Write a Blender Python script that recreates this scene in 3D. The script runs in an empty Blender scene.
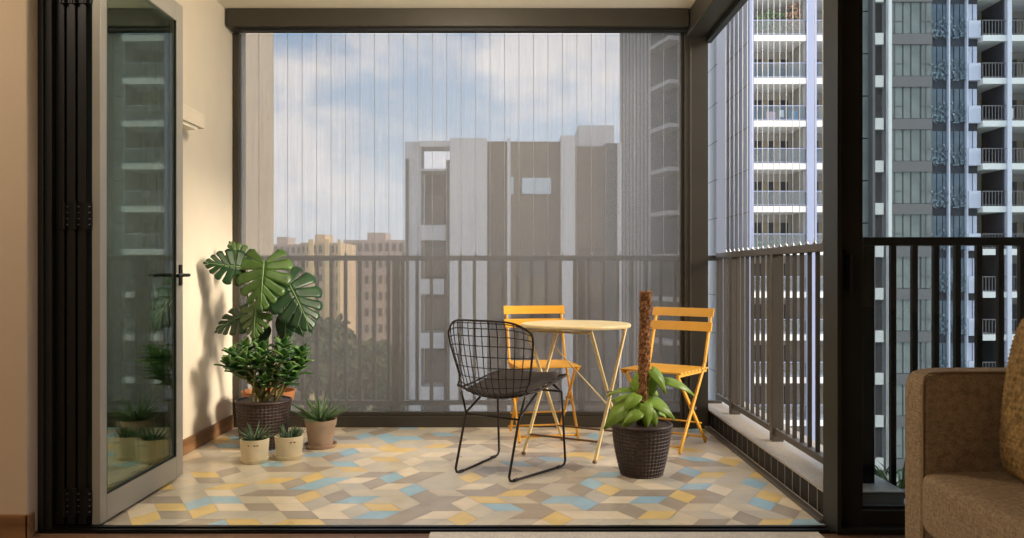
import bpy, math, random
from mathutils import Vector, Matrix
C = bpy.context.scene.collection
sc = bpy.context.scene
random.seed(7)
PI = math.pi

# ------------------------------------------------------------ camera, sky, sun, fill lights, exposure
cd = bpy.data.cameras.new('camera'); cam = bpy.data.objects.new('camera', cd); C.objects.link(cam)
cam.location = (0, 0, 1.0); cam.rotation_euler = (PI/2, 0, 0)
cd.sensor_width = 36; cd.lens = 815/1024*36; cd.shift_x = -2/1024; cd.shift_y = 3/1024
cd.clip_end = 2000; cd.clip_start = .05
sc.camera = cam
vs = sc.view_settings
vs.view_transform = 'Standard'; vs.look = 'None'; vs.gamma = 1; vs.use_curve_mapping = False
vs.exposure = 0.55

def lin(c): return tuple(((x/255)/12.92 if x/255 <= .04045 else ((x/255+.055)/1.055)**2.4) for x in c)

SKY = 1.85
w = bpy.data.worlds.new('sky'); sc.world = w; w.use_nodes = True
nt = w.node_tree; nt.nodes.clear()
def N(t, **k):
    n = nt.nodes.new(t)
    for a, b in k.items(): setattr(n, a, b)
    return n
tc = N('ShaderNodeTexCoord'); sep = N('ShaderNodeSeparateXYZ'); nt.links.new(tc.outputs['Generated'], sep.inputs[0])
grad = N('ShaderNodeValToRGB'); nt.links.new(sep.outputs['Z'], grad.inputs[0])
el = grad.color_ramp.elements
el[0].position = 0; el[0].color = (*lin((205, 208, 212)), 1)
el[1].position = .33; el[1].color = (*lin((132, 164, 200)), 1)
e = el.new(.12); e.color = (*lin((178, 194, 210)), 1)
e = el.new(1.0); e.color = (*lin((176, 190, 208)), 1)
mp = N('ShaderNodeMapping'); mp.inputs['Scale'].default_value = (3.2, 3.2, 6.0); mp.inputs['Location'].default_value = (.35, .2, .55)
nt.links.new(tc.outputs['Generated'], mp.inputs[0])
nz = N('ShaderNodeTexNoise'); nz.inputs['Scale'].default_value = 1.6; nz.inputs['Detail'].default_value = 7; nz.inputs['Roughness'].default_value = .58
nt.links.new(mp.outputs[0], nz.inputs[0])
cr = N('ShaderNodeValToRGB'); nt.links.new(nz.outputs['Fac'], cr.inputs[0])
cr.color_ramp.elements[0].position = .44; cr.color_ramp.elements[1].position = .60
mx = N('ShaderNodeMixRGB'); nt.links.new(cr.outputs[0], mx.inputs[0]); nt.links.new(grad.outputs[0], mx.inputs[1]); mx.inputs[2].default_value = (*lin((222, 220, 222)), 1)
bg = N('ShaderNodeBackground'); bg.inputs[1].default_value = SKY; nt.links.new(mx.outputs[0], bg.inputs[0])
out = N('ShaderNodeOutputWorld'); nt.links.new(bg.outputs[0], out.inputs[0])

sl = bpy.data.lights.new('sun', 'SUN'); sl.energy = 3.9; sl.angle = math.radians(14); sl.color = (1.0, .86, .68)
sun = bpy.data.objects.new('sun', sl); C.objects.link(sun)
sun.rotation_euler = Vector((.92, -.20, .36)).to_track_quat('Z', 'Y').to_euler()

def area(name, loc, size, power, col, rot=(0, 0, 0)):
    l = bpy.data.lights.new(name, 'AREA'); l.energy = power; l.size = size; l.color = col
    o = bpy.data.objects.new(name, l); C.objects.link(o); o.location = loc; o.rotation_euler = rot
    return o
area('room_fill', (-1.6, .4, 2.6), 1.0, 22, (1, .87, .70))  # unseen area light added to brighten the dim room
area('room_fill', (-2.2, 2.2, 2.6), .5, 9, (1, .86, .68))  # second added fill, for the tan wall by the doors
pl_ = bpy.data.lights.new('balcony_fill', 'POINT'); pl_.energy = 32; pl_.shadow_soft_size = .16; pl_.color = (1, .88, .72)  # added fill: no lamp hangs here, it lifts the balcony and its ceiling
fill_ob = bpy.data.objects.new('balcony_fill', pl_); C.objects.link(fill_ob); fill_ob.location = (-.35, 3.9, 2.45)

# ------------------------------------------------------------ materials
def mat(name, col, rough=.6, metal=0, noise=None, bump=None, spec=.5, trans=None):
    """noise = (scale, amount, detail); bump = (scale, strength, distance)"""
    m = bpy.data.materials.new(name); m.use_nodes = True
    t = m.node_tree; p = t.nodes['Principled BSDF']
    c = lin(col)
    p.inputs['Base Color'].default_value = (*c, 1); p.inputs['Roughness'].default_value = rough
    p.inputs['Metallic'].default_value = metal; p.inputs['Specular IOR Level'].default_value = spec
    if noise or bump:
        tc = t.nodes.new('ShaderNodeTexCoord')
    if noise:
        n = t.nodes.new('ShaderNodeTexNoise'); n.inputs['Scale'].default_value = noise[0]
        n.inputs['Detail'].default_value = noise[2] if len(noise) > 2 else 3
        t.links.new(tc.outputs['Object'], n.inputs[0])
        r = t.nodes.new('ShaderNodeValToRGB'); t.links.new(n.outputs['Fac'], r.inputs[0])
        a = noise[1]
        r.color_ramp.elements[0].position = .3; r.color_ramp.elements[1].position = .7
        r.color_ramp.elements[0].color = (*[x*(1-a) for x in c], 1); r.color_ramp.elements[1].color = (*[min(1, x*(1+a)) for x in c], 1)
        t.links.new(r.outputs[0], p.inputs['Base Color'])
    if bump:
        n = t.nodes.new('ShaderNodeTexNoise'); n.inputs['Scale'].default_value = bump[0]; n.inputs['Detail'].default_value = 4
        t.links.new(tc.outputs['Object'], n.inputs[0])
        b = t.nodes.new('ShaderNodeBump'); b.inputs['Strength'].default_value = bump[1]; b.inputs['Distance'].default_value = bump[2]
        t.links.new(n.outputs['Fac'], b.inputs['Height']); t.links.new(b.outputs[0], p.inputs['Normal'])
    if trans:
        p.inputs['Subsurface Weight'].default_value = 0
        tl = t.nodes.new('ShaderNodeBsdfTranslucent'); tl.inputs[0].default_value = (*lin(trans[0]), 1)
        ms = t.nodes.new('ShaderNodeMixShader'); ms.inputs[0].default_value = trans[1]
        o = t.nodes['Material Output']
        t.links.new(p.outputs[0], ms.inputs[1]); t.links.new(tl.outputs[0], ms.inputs[2]); t.links.new(ms.outputs[0], o.inputs[0])
    return m

def glass_mat(name, tint, refl, gcol=(1, 1, 1), rough=0.0):
    m = bpy.data.materials.new(name); m.use_nodes = True
    t = m.node_tree; t.nodes.clear()
    o = t.nodes.new('ShaderNodeOutputMaterial'); tr = t.nodes.new('ShaderNodeBsdfTransparent'); tr.inputs[0].default_value = (*tint, 1)
    g = t.nodes.new('ShaderNodeBsdfGlossy'); g.inputs['Roughness'].default_value = rough; g.inputs[0].default_value = (*gcol, 1)
    fr = t.nodes.new('ShaderNodeLayerWeight'); fr.inputs[0].default_value = .35
    mr = t.nodes.new('ShaderNodeMapRange'); mr.inputs[3].default_value = refl[0]; mr.inputs[4].default_value = refl[1]
    mxs = t.nodes.new('ShaderNodeMixShader')
    t.links.new(fr.outputs['Fresnel'], mr.inputs[0]); t.links.new(mr.outputs[0], mxs.inputs[0])
    t.links.new(tr.outputs[0], mxs.inputs[1]); t.links.new(g.outputs[0], mxs.inputs[2]); t.links.new(mxs.outputs[0], o.inputs[0])
    return m

def mesh_fabric(name, col, opacity):
    """woven sun-screen cloth: an open weave, so partly see-through, partly thread"""
    m = bpy.data.materials.new(name); m.use_nodes = True
    t = m.node_tree; t.nodes.clear()
    o = t.nodes.new('ShaderNodeOutputMaterial'); tr = t.nodes.new('ShaderNodeBsdfTransparent')
    d = t.nodes.new('ShaderNodeBsdfDiffuse'); d.inputs[0].default_value = (*lin(col), 1)
    tl = t.nodes.new('ShaderNodeBsdfTranslucent'); tl.inputs[0].default_value = (*lin(col), 1)
    a = t.nodes.new('ShaderNodeMixShader'); a.inputs[0].default_value = .35
    t.links.new(d.outputs[0], a.inputs[1]); t.links.new(tl.outputs[0], a.inputs[2])
    tc = t.nodes.new('ShaderNodeTexCoord'); mp = t.nodes.new('ShaderNodeMapping'); mp.inputs['Scale'].default_value = (60, 60, 2.0)
    t.links.new(tc.outputs['Object'], mp.inputs[0])
    n = t.nodes.new('ShaderNodeTexNoise'); n.inputs['Scale'].default_value = 1; n.inputs['Detail'].default_value = 3
    t.links.new(mp.outputs[0], n.inputs[0])
    mr = t.nodes.new('ShaderNodeMapRange'); mr.inputs[1].default_value = .3; mr.inputs[2].default_value = .7
    mr.inputs[3].default_value = opacity-.02; mr.inputs[4].default_value = opacity+.02
    t.links.new(n.outputs['Fac'], mr.inputs[0])
    x = t.nodes.new('ShaderNodeMixShader'); t.links.new(mr.outputs[0], x.inputs[0])
    t.links.new(tr.outputs[0], x.inputs[1]); t.links.new(a.outputs[0], x.inputs[2]); t.links.new(x.outputs[0], o.inputs[0])
    return m

def weave_mat(name, col, scale=260, amt=.35, rough=.9, strength=.6):
    """cloth: fine crossed threads"""
    m = bpy.data.materials.new(name); m.use_nodes = True
    t = m.node_tree; p = t.nodes['Principled BSDF']; p.inputs['Roughness'].default_value = rough; p.inputs['Specular IOR Level'].default_value = .2
    tc = t.nodes.new('ShaderNodeTexCoord'); c = lin(col)
    hs = []
    for sx in ((scale, scale*.25, scale), (scale*.25, scale, scale*.3)):
        mp = t.nodes.new('ShaderNodeMapping'); mp.inputs['Scale'].default_value = sx; t.links.new(tc.outputs['Object'], mp.inputs[0])
        n = t.nodes.new('ShaderNodeTexNoise'); n.inputs['Scale'].default_value = 1; n.inputs['Detail'].default_value = 2; t.links.new(mp.outputs[0], n.inputs[0])
        hs.append(n)
    ad = t.nodes.new('ShaderNodeMath'); ad.operation = 'ADD'; t.links.new(hs[0].outputs['Fac'], ad.inputs[0]); t.links.new(hs[1].outputs['Fac'], ad.inputs[1])
    r = t.nodes.new('ShaderNodeMapRange'); r.inputs[1].default_value = .7; r.inputs[2].default_value = 1.3; t.links.new(ad.outputs[0], r.inputs[0])
    mxc = t.nodes.new('ShaderNodeMixRGB'); mxc.inputs[1].default_value = (*[x*(1-amt) for x in c], 1); mxc.inputs[2].default_value = (*[min(1, x*(1+amt)) for x in c], 1)
    t.links.new(r.outputs[0], mxc.inputs[0]); t.links.new(mxc.outputs[0], p.inputs['Base Color'])
    b = t.nodes.new('ShaderNodeBump'); b.inputs['Strength'].default_value = strength; b.inputs['Distance'].default_value = .002
    t.links.new(r.outputs[0], b.inputs['Height']); t.links.new(b.outputs[0], p.inputs['Normal'])
    return m

def wood_mat(name, col, col2, axis=0, plank=None, rough=.45):
    m = bpy.data.materials.new(name); m.use_nodes = True
    t = m.node_tree; p = t.nodes['Principled BSDF']; p.inputs['Roughness'].default_value = rough
    tc = t.nodes.new('ShaderNodeTexCoord'); mp = t.nodes.new('ShaderNodeMapping')
    s = [26, 26, 26]; s[axis] = 1.6; mp.inputs['Scale'].default_value = s
    t.links.new(tc.outputs['Object'], mp.inputs[0])
    n = t.nodes.new('ShaderNodeTexNoise'); n.inputs['Scale'].default_value = 1; n.inputs['Detail'].default_value = 5; t.links.new(mp.outputs[0], n.inputs[0])
    r = t.nodes.new('ShaderNodeValToRGB'); t.links.new(n.outputs['Fac'], r.inputs[0])
    r.color_ramp.elements[0].position = .3; r.color_ramp.elements[1].position = .7
    r.color_ramp.elements[0].color = (*lin(col), 1); r.color_ramp.elements[1].color = (*lin(col2), 1)
    last = r.outputs[0]
    if plank:
        b = t.nodes.new('ShaderNodeTexBrick'); b.inputs['Scale'].default_value = 1; b.inputs['Brick Width'].default_value = plank[0]; b.inputs['Row Height'].default_value = plank[1]
        b.inputs['Mortar Size'].default_value = .002; b.inputs['Color1'].default_value = (1, 1, 1, 1); b.inputs['Color2'].default_value = (.72, .72, .72, 1); b.inputs['Mortar'].default_value = (.12, .1, .08, 1)
        mp2 = t.nodes.new('ShaderNodeMapping'); mp2.inputs['Rotation'].default_value = (0, 0, plank[2]); t.links.new(tc.outputs['Object'], mp2.inputs[0]); t.links.new(mp2.outputs[0], b.inputs[0])
        mu = t.nodes.new('ShaderNodeMixRGB'); mu.blend_type = 'MULTIPLY'; mu.inputs[0].default_value = 1
        t.links.new(last, mu.inputs[1]); t.links.new(b.outputs['Color'], mu.inputs[2]); last = mu.outputs[0]
    t.links.new(last, p.inputs['Base Color'])
    return m

M = dict(
    cream=mat('cream_wall_paint', (222, 210, 188), .8, noise=(3, .03), bump=(60, .08, .002)),
    ceiling=mat('ceiling_paint', (236, 228, 208), .85, noise=(3, .02)),
    inner=mat('inner_wall_paint', (205, 184, 158), .85, noise=(2, .03)),
    dark=mat('dark_grey_metal', (66, 62, 54), .45, .25, noise=(8, .06)),
    black=mat('black_metal', (24, 24, 22), .4, .3, noise=(8, .08)),
    jamb=mat('door_frame_black', (36, 35, 29), .5, .2, noise=(8, .08)),
    leaf=mat('grey_door_metal', (160, 156, 146), .38, .15, noise=(6, .05)),
    rail=mat('railing_grey', (92, 86, 80), .5, .2, noise=(10, .06)),
    gasket=mat('rubber_gasket', (16, 16, 16), .6),
    track=mat('black_track', (20, 17, 15), .35, .5),
    steel=mat('steel', (150, 150, 148), .3, .9, noise=(30, .08)),
    cable=mat('steel_cable', (240, 240, 236), .5),
    baseboard=wood_mat('brown_wood_baseboard', (116, 82, 52), (162, 122, 82), 1),
    baseboardx=wood_mat('brown_wood_skirting', (112, 78, 48), (158, 116, 76), 0),
    plank=wood_mat('wood_plank_floor', (104, 74, 54), (146, 110, 84), 0, (1.2, .12, .0)),
    rug=weave_mat('pale_rug', (214, 206, 196), 120, .12),
    grout=mat('tile_grout', (176, 166, 150), .8, noise=(40, .1)),
    granite=mat('pale_granite', (168, 160, 150), .55, noise=(90, .14, 5)),
    blacktile=mat('black_glazed_tile', (12, 11, 11), .5, noise=(12, .2), spec=.2),
    whitegrout=mat('pale_grout', (200, 192, 182), .8),
    screen=mesh_fabric('grey_sunscreen_mesh', (150, 150, 152), .46),
    doorglass=glass_mat('greenish_door_glass', (.80, .87, .81), (.14, .62), (.84, .93, .86)),
    winglass=glass_mat('bluish_window_glass', (.70, .76, .78), (.03, .45), (.85, .92, 1)),
    yellow=mat('yellow_painted_steel', (226, 164, 44), .42, noise=(10, .05)),
    creamsteel=mat('cream_painted_steel', (228, 204, 150), .42, noise=(10, .05)),
    brownshade=mat('brown_shaded_tube', (120, 88, 60), .5),
    wire=mat('black_wire', (42, 32, 28), .4, .3, noise=(20, .1)),
    pad=weave_mat('black_seat_fabric', (58, 52, 50), 300, .25),
    wicker=mat('dark_brown_wicker', (58, 42, 36), .5, noise=(60, .25)),
    soil=mat('potting_soil', (58, 42, 30), .95, noise=(60, .5, 5), bump=(60, 1, .01)),
    moss=mat('coir_pole', (136, 92, 56), .95, noise=(70, .65, 6), bump=(90, 1, .01)),
    terracotta=mat('tan_terracotta', (172, 146, 124), .8, noise=(14, .1), bump=(60, .2, .003)),
    orangepot=mat('orange_terracotta', (170, 110, 66), .8, noise=(14, .1)),
    creampot=mat('cream_ceramic', (222, 206, 172), .6, noise=(20, .07), bump=(60, .15, .003)),
    creampot2=mat('cream_glaze_brown_mark', (110, 80, 50), .7),
    mons=mat('monstera_green', (70, 100, 42), .36, noise=(14, .3), trans=((90, 130, 40), .2)),
    mons2=mat('monstera_dark_green', (36, 66, 36), .36, noise=(14, .3), trans=((60, 100, 40), .15)),
    vein=mat('leaf_vein', (120, 150, 90), .5),
    jade=mat('glossy_leaf_green', (58, 98, 44), .3, noise=(22, .4), trans=((80, 130, 40), .15)),
    jade2=mat('glossy_leaf_pale_green', (98, 138, 66), .28, noise=(22, .4), trans=((110, 150, 50), .2)),
    stem=mat('plant_stem', (118, 112, 66), .6, noise=(20, .2)),
    aloe=mat('succulent_green', (92, 118, 78), .5, noise=(30, .3)),
    aloe2=mat('grey_green_succulent', (82, 106, 78), .5, noise=(30, .35)),
    pothos=mat('pothos_green', (138, 168, 62), .36, noise=(16, .28), trans=((150, 190, 50), .35)),
    sofa=weave_mat('brown_woven_upholstery', (146, 124, 98), 190, .32),
    piping=mat('upholstery_piping', (140, 116, 88), .9),
    knit=weave_mat('ochre_knit', (146, 118, 76), 90, .45),
    # outdoors
    twr_blue_lift=mat('tower_wall_shade_lift', (204, 208, 226), .7, noise=(.4, .03)), twr_side_lift=mat('tower_strip_shade_lift', (240, 240, 246), .7, noise=(.4, .02)),  # tower wall tones lightened where the sun misses the side face
    twr_side=mat('tower_pale_lilac_wall', (212, 212, 226), .7, noise=(.4, .03)),
    twr_blue=mat('tower_blue_grey_wall', (152, 160, 186), .7, noise=(.4, .04)),
    twr_white=mat('tower_white_edge', (232, 230, 226), .6),
    twr_grey=mat('tower_grey_spandrel', (112, 108, 108), .6, noise=(.5, .06)),
    twr_in=mat('tower_balcony_wall', (160, 156, 148), .8, noise=(.6, .08)),
    twr_dark=mat('tower_dark_recess', (62, 64, 70), .7, noise=(.6, .2)),
    twr_pane=mat('tower_window_pane', (126, 130, 126), .25, noise=(.9, .18)),
    twr_pane2=mat('tower_dark_pane', (96, 108, 118), .15, noise=(.9, .3)),
    twr_glass=glass_mat('tower_balcony_glass', (.78, .82, .84), (.05, .5)),
    curtain=mat('curtain', (150, 138, 118), .9, noise=(2, .15)),
    mid_light=mat('block_pale_grey', (182, 183, 187), .8, noise=(.3, .03)),
    mid_brown=mat('block_brown_grey', (96, 84, 72), .8, noise=(.3, .05)),
    mid_dark=mat('block_dark', (70, 70, 70), .7, noise=(.4, .1)),
    mid_glass=mat('block_window', (170, 186, 200), .2),
    bt=mat('far_tower_grey', (96, 92, 88), .8, noise=(.5, .15)),
    bt2=mat('far_tower_slab', (176, 174, 174), .8),
    low_a=mat('low_block_warm', (214, 186, 150), .8, noise=(.06, .1)),
    low_b=mat('low_block_pink', (190, 172, 162), .8, noise=(.06, .1)),
    low_w=mat('low_block_windows', (104, 96, 92), .5),
    low_y=mat('low_block_yellow', (228, 200, 150), .8),
    pier=mat('beige_render', (242, 222, 194), .85, noise=(12, .05), bump=(40, .3, .01)),
    ground=mat('far_ground', (104, 110, 84), .95, noise=(.03, .25)),
    tree=mat('tree_green', (74, 84, 54), .8, noise=(.5, .3)),
    trunk=mat('tree_trunk', (80, 64, 48), .9),
    pink=mat('pink_cloth', (226, 186, 190), .9), blue=mat('blue_cloth', (110, 160, 190), .9), white=mat('white_cloth', (236, 236, 236), .9),
    flower=mat('balcony_flowers', (176, 136, 110), .8, noise=(2, .4)),
)

# ------------------------------------------------------------ mesh helpers
class MB:
    def __init__(s): s.v = []; s.f = []; s.m = []
    def add(s, vs, fs, mi=0):
        b = len(s.v); s.v += [Vector(p) for p in vs]; s.f += [tuple(i+b for i in f) for f in fs]; s.m += [mi]*len(fs); return s
    def box(s, x0, x1, y0, y1, z0, z1, mi=0):
        return s.add([(x0,y0,z0),(x1,y0,z0),(x1,y1,z0),(x0,y1,z0),(x0,y0,z1),(x1,y0,z1),(x1,y1,z1),(x0,y1,z1)],
              [(0,3,2,1),(4,5,6,7),(0,1,5,4),(1,2,6,5),(2,3,7,6),(3,0,4,7)], mi)
    def bar(s, a, b, wx, wy, up=(0, 0, 1), mi=0):
        a = Vector(a); b = Vector(b); d = (b-a).normalized(); u = Vector(up)
        if abs(d.dot(u)) > .98: u = Vector((0, 1, 0))
        r = d.cross(u).normalized()*wx/2; q = r.cross(d).normalized()*wy/2
        vs = [a-r-q, a+r-q, a+r+q, a-r+q, b-r-q, b+r-q, b+r+q, b-r+q]
        return s.add(vs, [(0,3,2,1),(4,5,6,7),(0,1,5,4),(1,2,6,5),(2,3,7,6),(3,0,4,7)], mi)
    def tube(s, pts, r, n=8, closed=False, mi=0):
        pts = [Vector(p) for p in pts]; k = len(pts)
        rs = r if isinstance(r, (list, tuple)) else [r]*k
        vs = []; fs = []; prev = None
        for i, p in enumerate(pts):
            if closed: d = (pts[(i+1) % k]-pts[i-1])
            else: d = pts[min(i+1, k-1)]-pts[max(i-1, 0)]
            d = d.normalized() if d.length > 1e-9 else Vector((0, 0, 1))
            if prev is None:
                prev = d.orthogonal().normalized()
            a = (prev - d*prev.dot(d))
            a = a.normalized() if a.length > 1e-6 else d.orthogonal().normalized()
            prev = a; b = d.cross(a)
            for j in range(n):
                t = 2*PI*j/n; vs.append(p+(a*math.cos(t)+b*math.sin(t))*rs[i])
        seg = k if closed else k-1
        for i in range(seg):
            for j in range(n):
                A = i*n+j; B = i*n+(j+1) % n; i2 = (i+1) % k
                fs.append((A, B, i2*n+(j+1) % n, i2*n+j))
        if not closed:
            fs.append(tuple(range(n-1, -1, -1))); fs.append(tuple((k-1)*n+j for j in range(n)))
        return s.add(vs, fs, mi)
    def lathe(s, prof, n=32, c=(0, 0, 0), mi=0, fn=None):
        vs = []; fs = []; k = len(prof)
        for i, (r, z) in enumerate(prof):
            for j in range(n):
                t = 2*PI*j/n; rr = r if fn is None else fn(r, z, t, i, j)
                vs.append((c[0]+rr*math.cos(t), c[1]+rr*math.sin(t), c[2]+z))
        for i in range(k-1):
            for j in range(n):
                fs.append((i*n+j, i*n+(j+1) % n, (i+1)*n+(j+1) % n, (i+1)*n+j))
        if prof[0][0] > 1e-4: fs.append(tuple(range(n-1, -1, -1)))
        if prof[-1][0] > 1e-4: fs.append(tuple((k-1)*n+j for j in range(n)))
        return s.add(vs, fs, mi)
    def grid(s, fn, nu, nv, mi=0):
        vs = [fn(i/nu, j/nv) for j in range(nv+1) for i in range(nu+1)]
        fs = [(j*(nu+1)+i, j*(nu+1)+i+1, (j+1)*(nu+1)+i+1, (j+1)*(nu+1)+i) for j in range(nv) for i in range(nu)]
        return s.add(vs, fs, mi)
    def prism(s, poly, z0, z1, mi=0):
        n = len(poly)
        vs = [(x, y, z0) for x, y in poly]+[(x, y, z1) for x, y in poly]
        fs = [tuple(range(n-1, -1, -1)), tuple(range(n, 2*n))]+[(i, (i+1) % n, n+(i+1) % n, n+i) for i in range(n)]
        return s.add(vs, fs, mi)
    def build(s, name, mats, parent=None, smooth=False, bevel=0, local=False, solid=0, segs=2):
        if not isinstance(mats, (list, tuple)): mats = [mats]
        me = bpy.data.meshes.new(name)
        off = Vector()
        if parent is not None:
            if not local:
                p = parent
                while p: off = off+p.location; p = p.parent
        else:
            xs = [v.x for v in s.v]; ys = [v.y for v in s.v]; zs = [v.z for v in s.v]
            off = Vector(((min(xs)+max(xs))/2, (min(ys)+max(ys))/2, min(zs)))
        me.from_pydata([v-off for v in s.v], [], s.f)
        for m in mats: me.materials.append(m)
        for p, i in zip(me.polygons, s.m): p.material_index = i; p.use_smooth = bool(smooth)
        me.update()
        o = bpy.data.objects.new(name, me); C.objects.link(o)
        if parent is not None: o.parent = parent
        else: o.location = off
        if solid:
            md = o.modifiers.new('solid', 'SOLIDIFY'); md.thickness = solid; md.offset = 0
        if bevel:
            md = o.modifiers.new('bevel', 'BEVEL'); md.width = bevel; md.segments = segs; md.limit_method = 'ANGLE'; md.angle_limit = math.radians(40)
        if smooth == 'auto' or (bevel and smooth):
            try: me.set_sharp_from_angle(angle=math.radians(40))
            except Exception: pass
        return o

def tag(o, label, cat, group=None, kind=None):
    o['label'] = label; o['category'] = cat
    if group: o['group'] = group
    if kind: o['kind'] = kind
    return o
def thing(name, label, cat, loc=(0, 0, 0), rz=0, group=None, kind=None):
    o = bpy.data.objects.new(name, None); C.objects.link(o); o.location = loc; o.rotation_euler = (0, 0, rz)
    o.empty_display_size = .1
    return tag(o, label, cat, group, kind)
def copy_tree(o, parent=None):
    c = o.copy(); C.objects.link(c)
    if parent is not None: c.parent = parent
    for ch in list(o.children): copy_tree(ch, c)
    return c
def struct(o, label, cat): return tag(o, label, cat, kind='structure')
def B(*a): return MB().box(*a)

# ------------------------------------------------------------ dimensions of the place (metres, camera height 1)
XL, XR = -1.81, 1.24            # balcony side wall, balcony kerb
Y0, Y1 = 3.19, 5.26             # threshold, back screen
H = 2.65

# ------------------------------------------------------------ structure
struct(B(-3.4, 3.4, -3.0, Y0, -.15, 0).build('floor', M['plank']), 'brown wood plank floor of the living room', 'floor')

def tile_floor():
    s = .1282; rh = .111; px0 = .239; py0 = 3.30
    # lozenge tiling of the triangular lattice: hexagons split in three, some turned by sixty degrees
    def pt(a, b): return (px0 + a*s + b*s*.5, py0 + b*rh)
    A0, A1, B0, B1 = -40, 40, -2, 20
    hexes = [(a, b) for a in range(A0, A1) for b in range(B0, B1) if (a-b) % 3 == 0]
    nb = {0: (1, 0), 1: (0, 1), 2: (-1, 1), 3: (-1, 0), 4: (0, -1), 5: (1, -1)}
    tiles = set()   # rhombus = frozenset of its 2 triangles; triangle = (a,b,up)
    def tri(a, b, k):   # triangle at vertex (a,b) between directions k and k+1
        return [(a, b, 1), (a-1, b, 0), (a-1, b, 1), (a-1, b-1, 1), (a, b-1, 0), (a, b-1, 1)][k] if False else frozenset([(a, b), (a+nb[k][0], b+nb[k][1]), (a+nb[(k+1) % 6][0], b+nb[(k+1) % 6][1])])
    mate = {}
    for (a, b) in hexes:
        par = 0
        for k in (0, 2, 4):
            t1, t2 = tri(a, b, (k+par) % 6), tri(a, b, (k+1+par) % 6)
            mate[t1] = t2; mate[t2] = t1
    verts = [(a, b) for a in range(A0+2, A1-2) for b in range(B0+1, B1-1)]
    wantV = [(189,503.5),(557.2,519.9),(397.9,519),(465.6,503.1),(583.8,504.1),(578.7,490.8),(409.2,488.7),(380.5,479.5),(468.7,477.4),(391.8,440.5),
             (328,494.9),(539.7,498),(679,498),(714.9,491.8),(755.9,504),(719,513),(713.8,457),(668.7,504),(685,475)]
    wantP = []
    for x, y in wantV:
        d = 815/(y-272); wantP.append(((x-514)/815*d, d))
    def score_t(t1, t2):
        sh = t1 & t2; o1 = list(sh)
        if o1[0][1] == o1[1][1]:       # shared edge horizontal -> upright diamond
            p, q = pt(*o1[0]), pt(*o1[1]); c = ((p[0]+q[0])/2, p[1])
            for wx, wy in wantP:
                if abs(c[0]-wx) < .05 and abs(c[1]-wy) < .07: return 1.0
        return 0.0
    rnd = random.Random(3)
    T = 1.2
    for it in range(60000):
        T = max(.05, 1.2*(1-it/50000))
        a, b = rnd.choice(verts)
        ts = [tri(a, b, k) for k in range(6)]
        if all(mate.get(ts[k]) == ts[(k+1) % 6] for k in (0, 2, 4)): old, new = (0, 2, 4), (1, 3, 5)
        elif all(mate.get(ts[k]) == ts[(k+1) % 6] for k in (1, 3, 5)): old, new = (1, 3, 5), (0, 2, 4)
        else: continue
        ds = sum(score_t(ts[k], ts[(k+1) % 6]) for k in new)-sum(score_t(ts[k], ts[(k+1) % 6]) for k in old)
        if ds >= 0 or rnd.random() < math.exp(ds*3/T):
            for k in new: mate[ts[k]] = ts[(k+1) % 6]; mate[ts[(k+1) % 6]] = ts[k]
    YE, BL, CR, TA, BE, GR = range(6)
    cols = {YE: (244, 212, 140), BL: (174, 208, 224), CR: (246, 228, 198), TA: (186, 172, 154), BE: (224, 211, 186), GR: (214, 204, 186)}
    seen = [(YE, [(557.2,519.9),(197.7,515),(161.8,507),(137,522),(285,522),(294,521.5),(392.8,506.5),(470.7,522),(308.7,491.8),(366,468),(407,476.4),(468.7,477.4),(519.2,492.8),
                  (614.6,492.8),(664.8,516.4),(679,498),(574.6,456),(668.7,516),(773,523.5),(774.3,493.8),(718,477.4),(689,448.7),(740,462),(203,475),(215,478),(275,479),(432,446),(380,447)]),
            (BL, [(189,503.5),(225,521.5),(583.8,504.1),(409.2,488.7),(380.5,479.5),(391.8,440.5),(370,515),(349.7,499.6),(426.6,505),(327,480),(351.8,465.5),(516,506.5),(646.4,501),
                  (515,464),(591,484.6),(551,460),(802,523.5),(754.8,482.5),(755.9,504),(692,469),(689,482.5),(690,458.5),(280,463),(347,451),(408,429),(445,435),(322,486)]),
            (CR, [(465.6,503.1),(300.5,506.7),(337.4,515),(609.5,515.4),(714.9,491.8),(719,513),(713.8,457),(652,487.7),(231,492),(402,463),(480,488),(290,500)]),
            (TA, [(397.9,519),(578.7,490.8),(328,494.9),(539.7,498),(668.7,504),(685,475),(252,507),(268,492),(450,510),(550,514),(610,503),(200,481),(120,518)])]
    want = []
    for c, l in seen:
        for x, y in l:
            d = 815/(y-272); want.append(((x-514)/815*d, d, c))
    polys = []
    done = set()
    for t1, t2 in mate.items():
        key = frozenset((t1, t2))
        if key in done: continue
        done.add(key)
        sh = list(t1 & t2); a1 = list(t1-t2)[0]; a2 = list(t2-t1)[0]
        polys.append([pt(*a1), pt(*sh[0]), pt(*a2), pt(*sh[1])])
    colr = {}
    cents = [(sum(p[0] for p in q)/4, sum(p[1] for p in q)/4) for q in polys]
    for wx, wy, c in want:
        i = min(range(len(cents)), key=lambda k: (cents[k][0]-wx)**2+(cents[k][1]-wy)**2)
        colr[i] = c
    rnd = random.Random(11)
    for i in range(len(polys)):
        if i not in colr:
            far = cents[i][1] > 4.3
            colr[i] = rnd.choices([BE, GR, TA, CR, YE, BL], [34, 24, 22, 12, 8 if far else 2, 7 if far else 1])[0]
    def clip(poly, ax, val, keep_gt):
        o = []
        for i in range(len(poly)):
            p, q = poly[i-1], poly[i]
            ip = (p[ax] >= val) == keep_gt; iq = (q[ax] >= val) == keep_gt
            if ip != iq:
                t = (val-p[ax])/(q[ax]-p[ax]); o.append((p[0]+(q[0]-p[0])*t, p[1]+(q[1]-p[1])*t))
            if iq: o.append(q)
        return o
    mb = MB()
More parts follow.
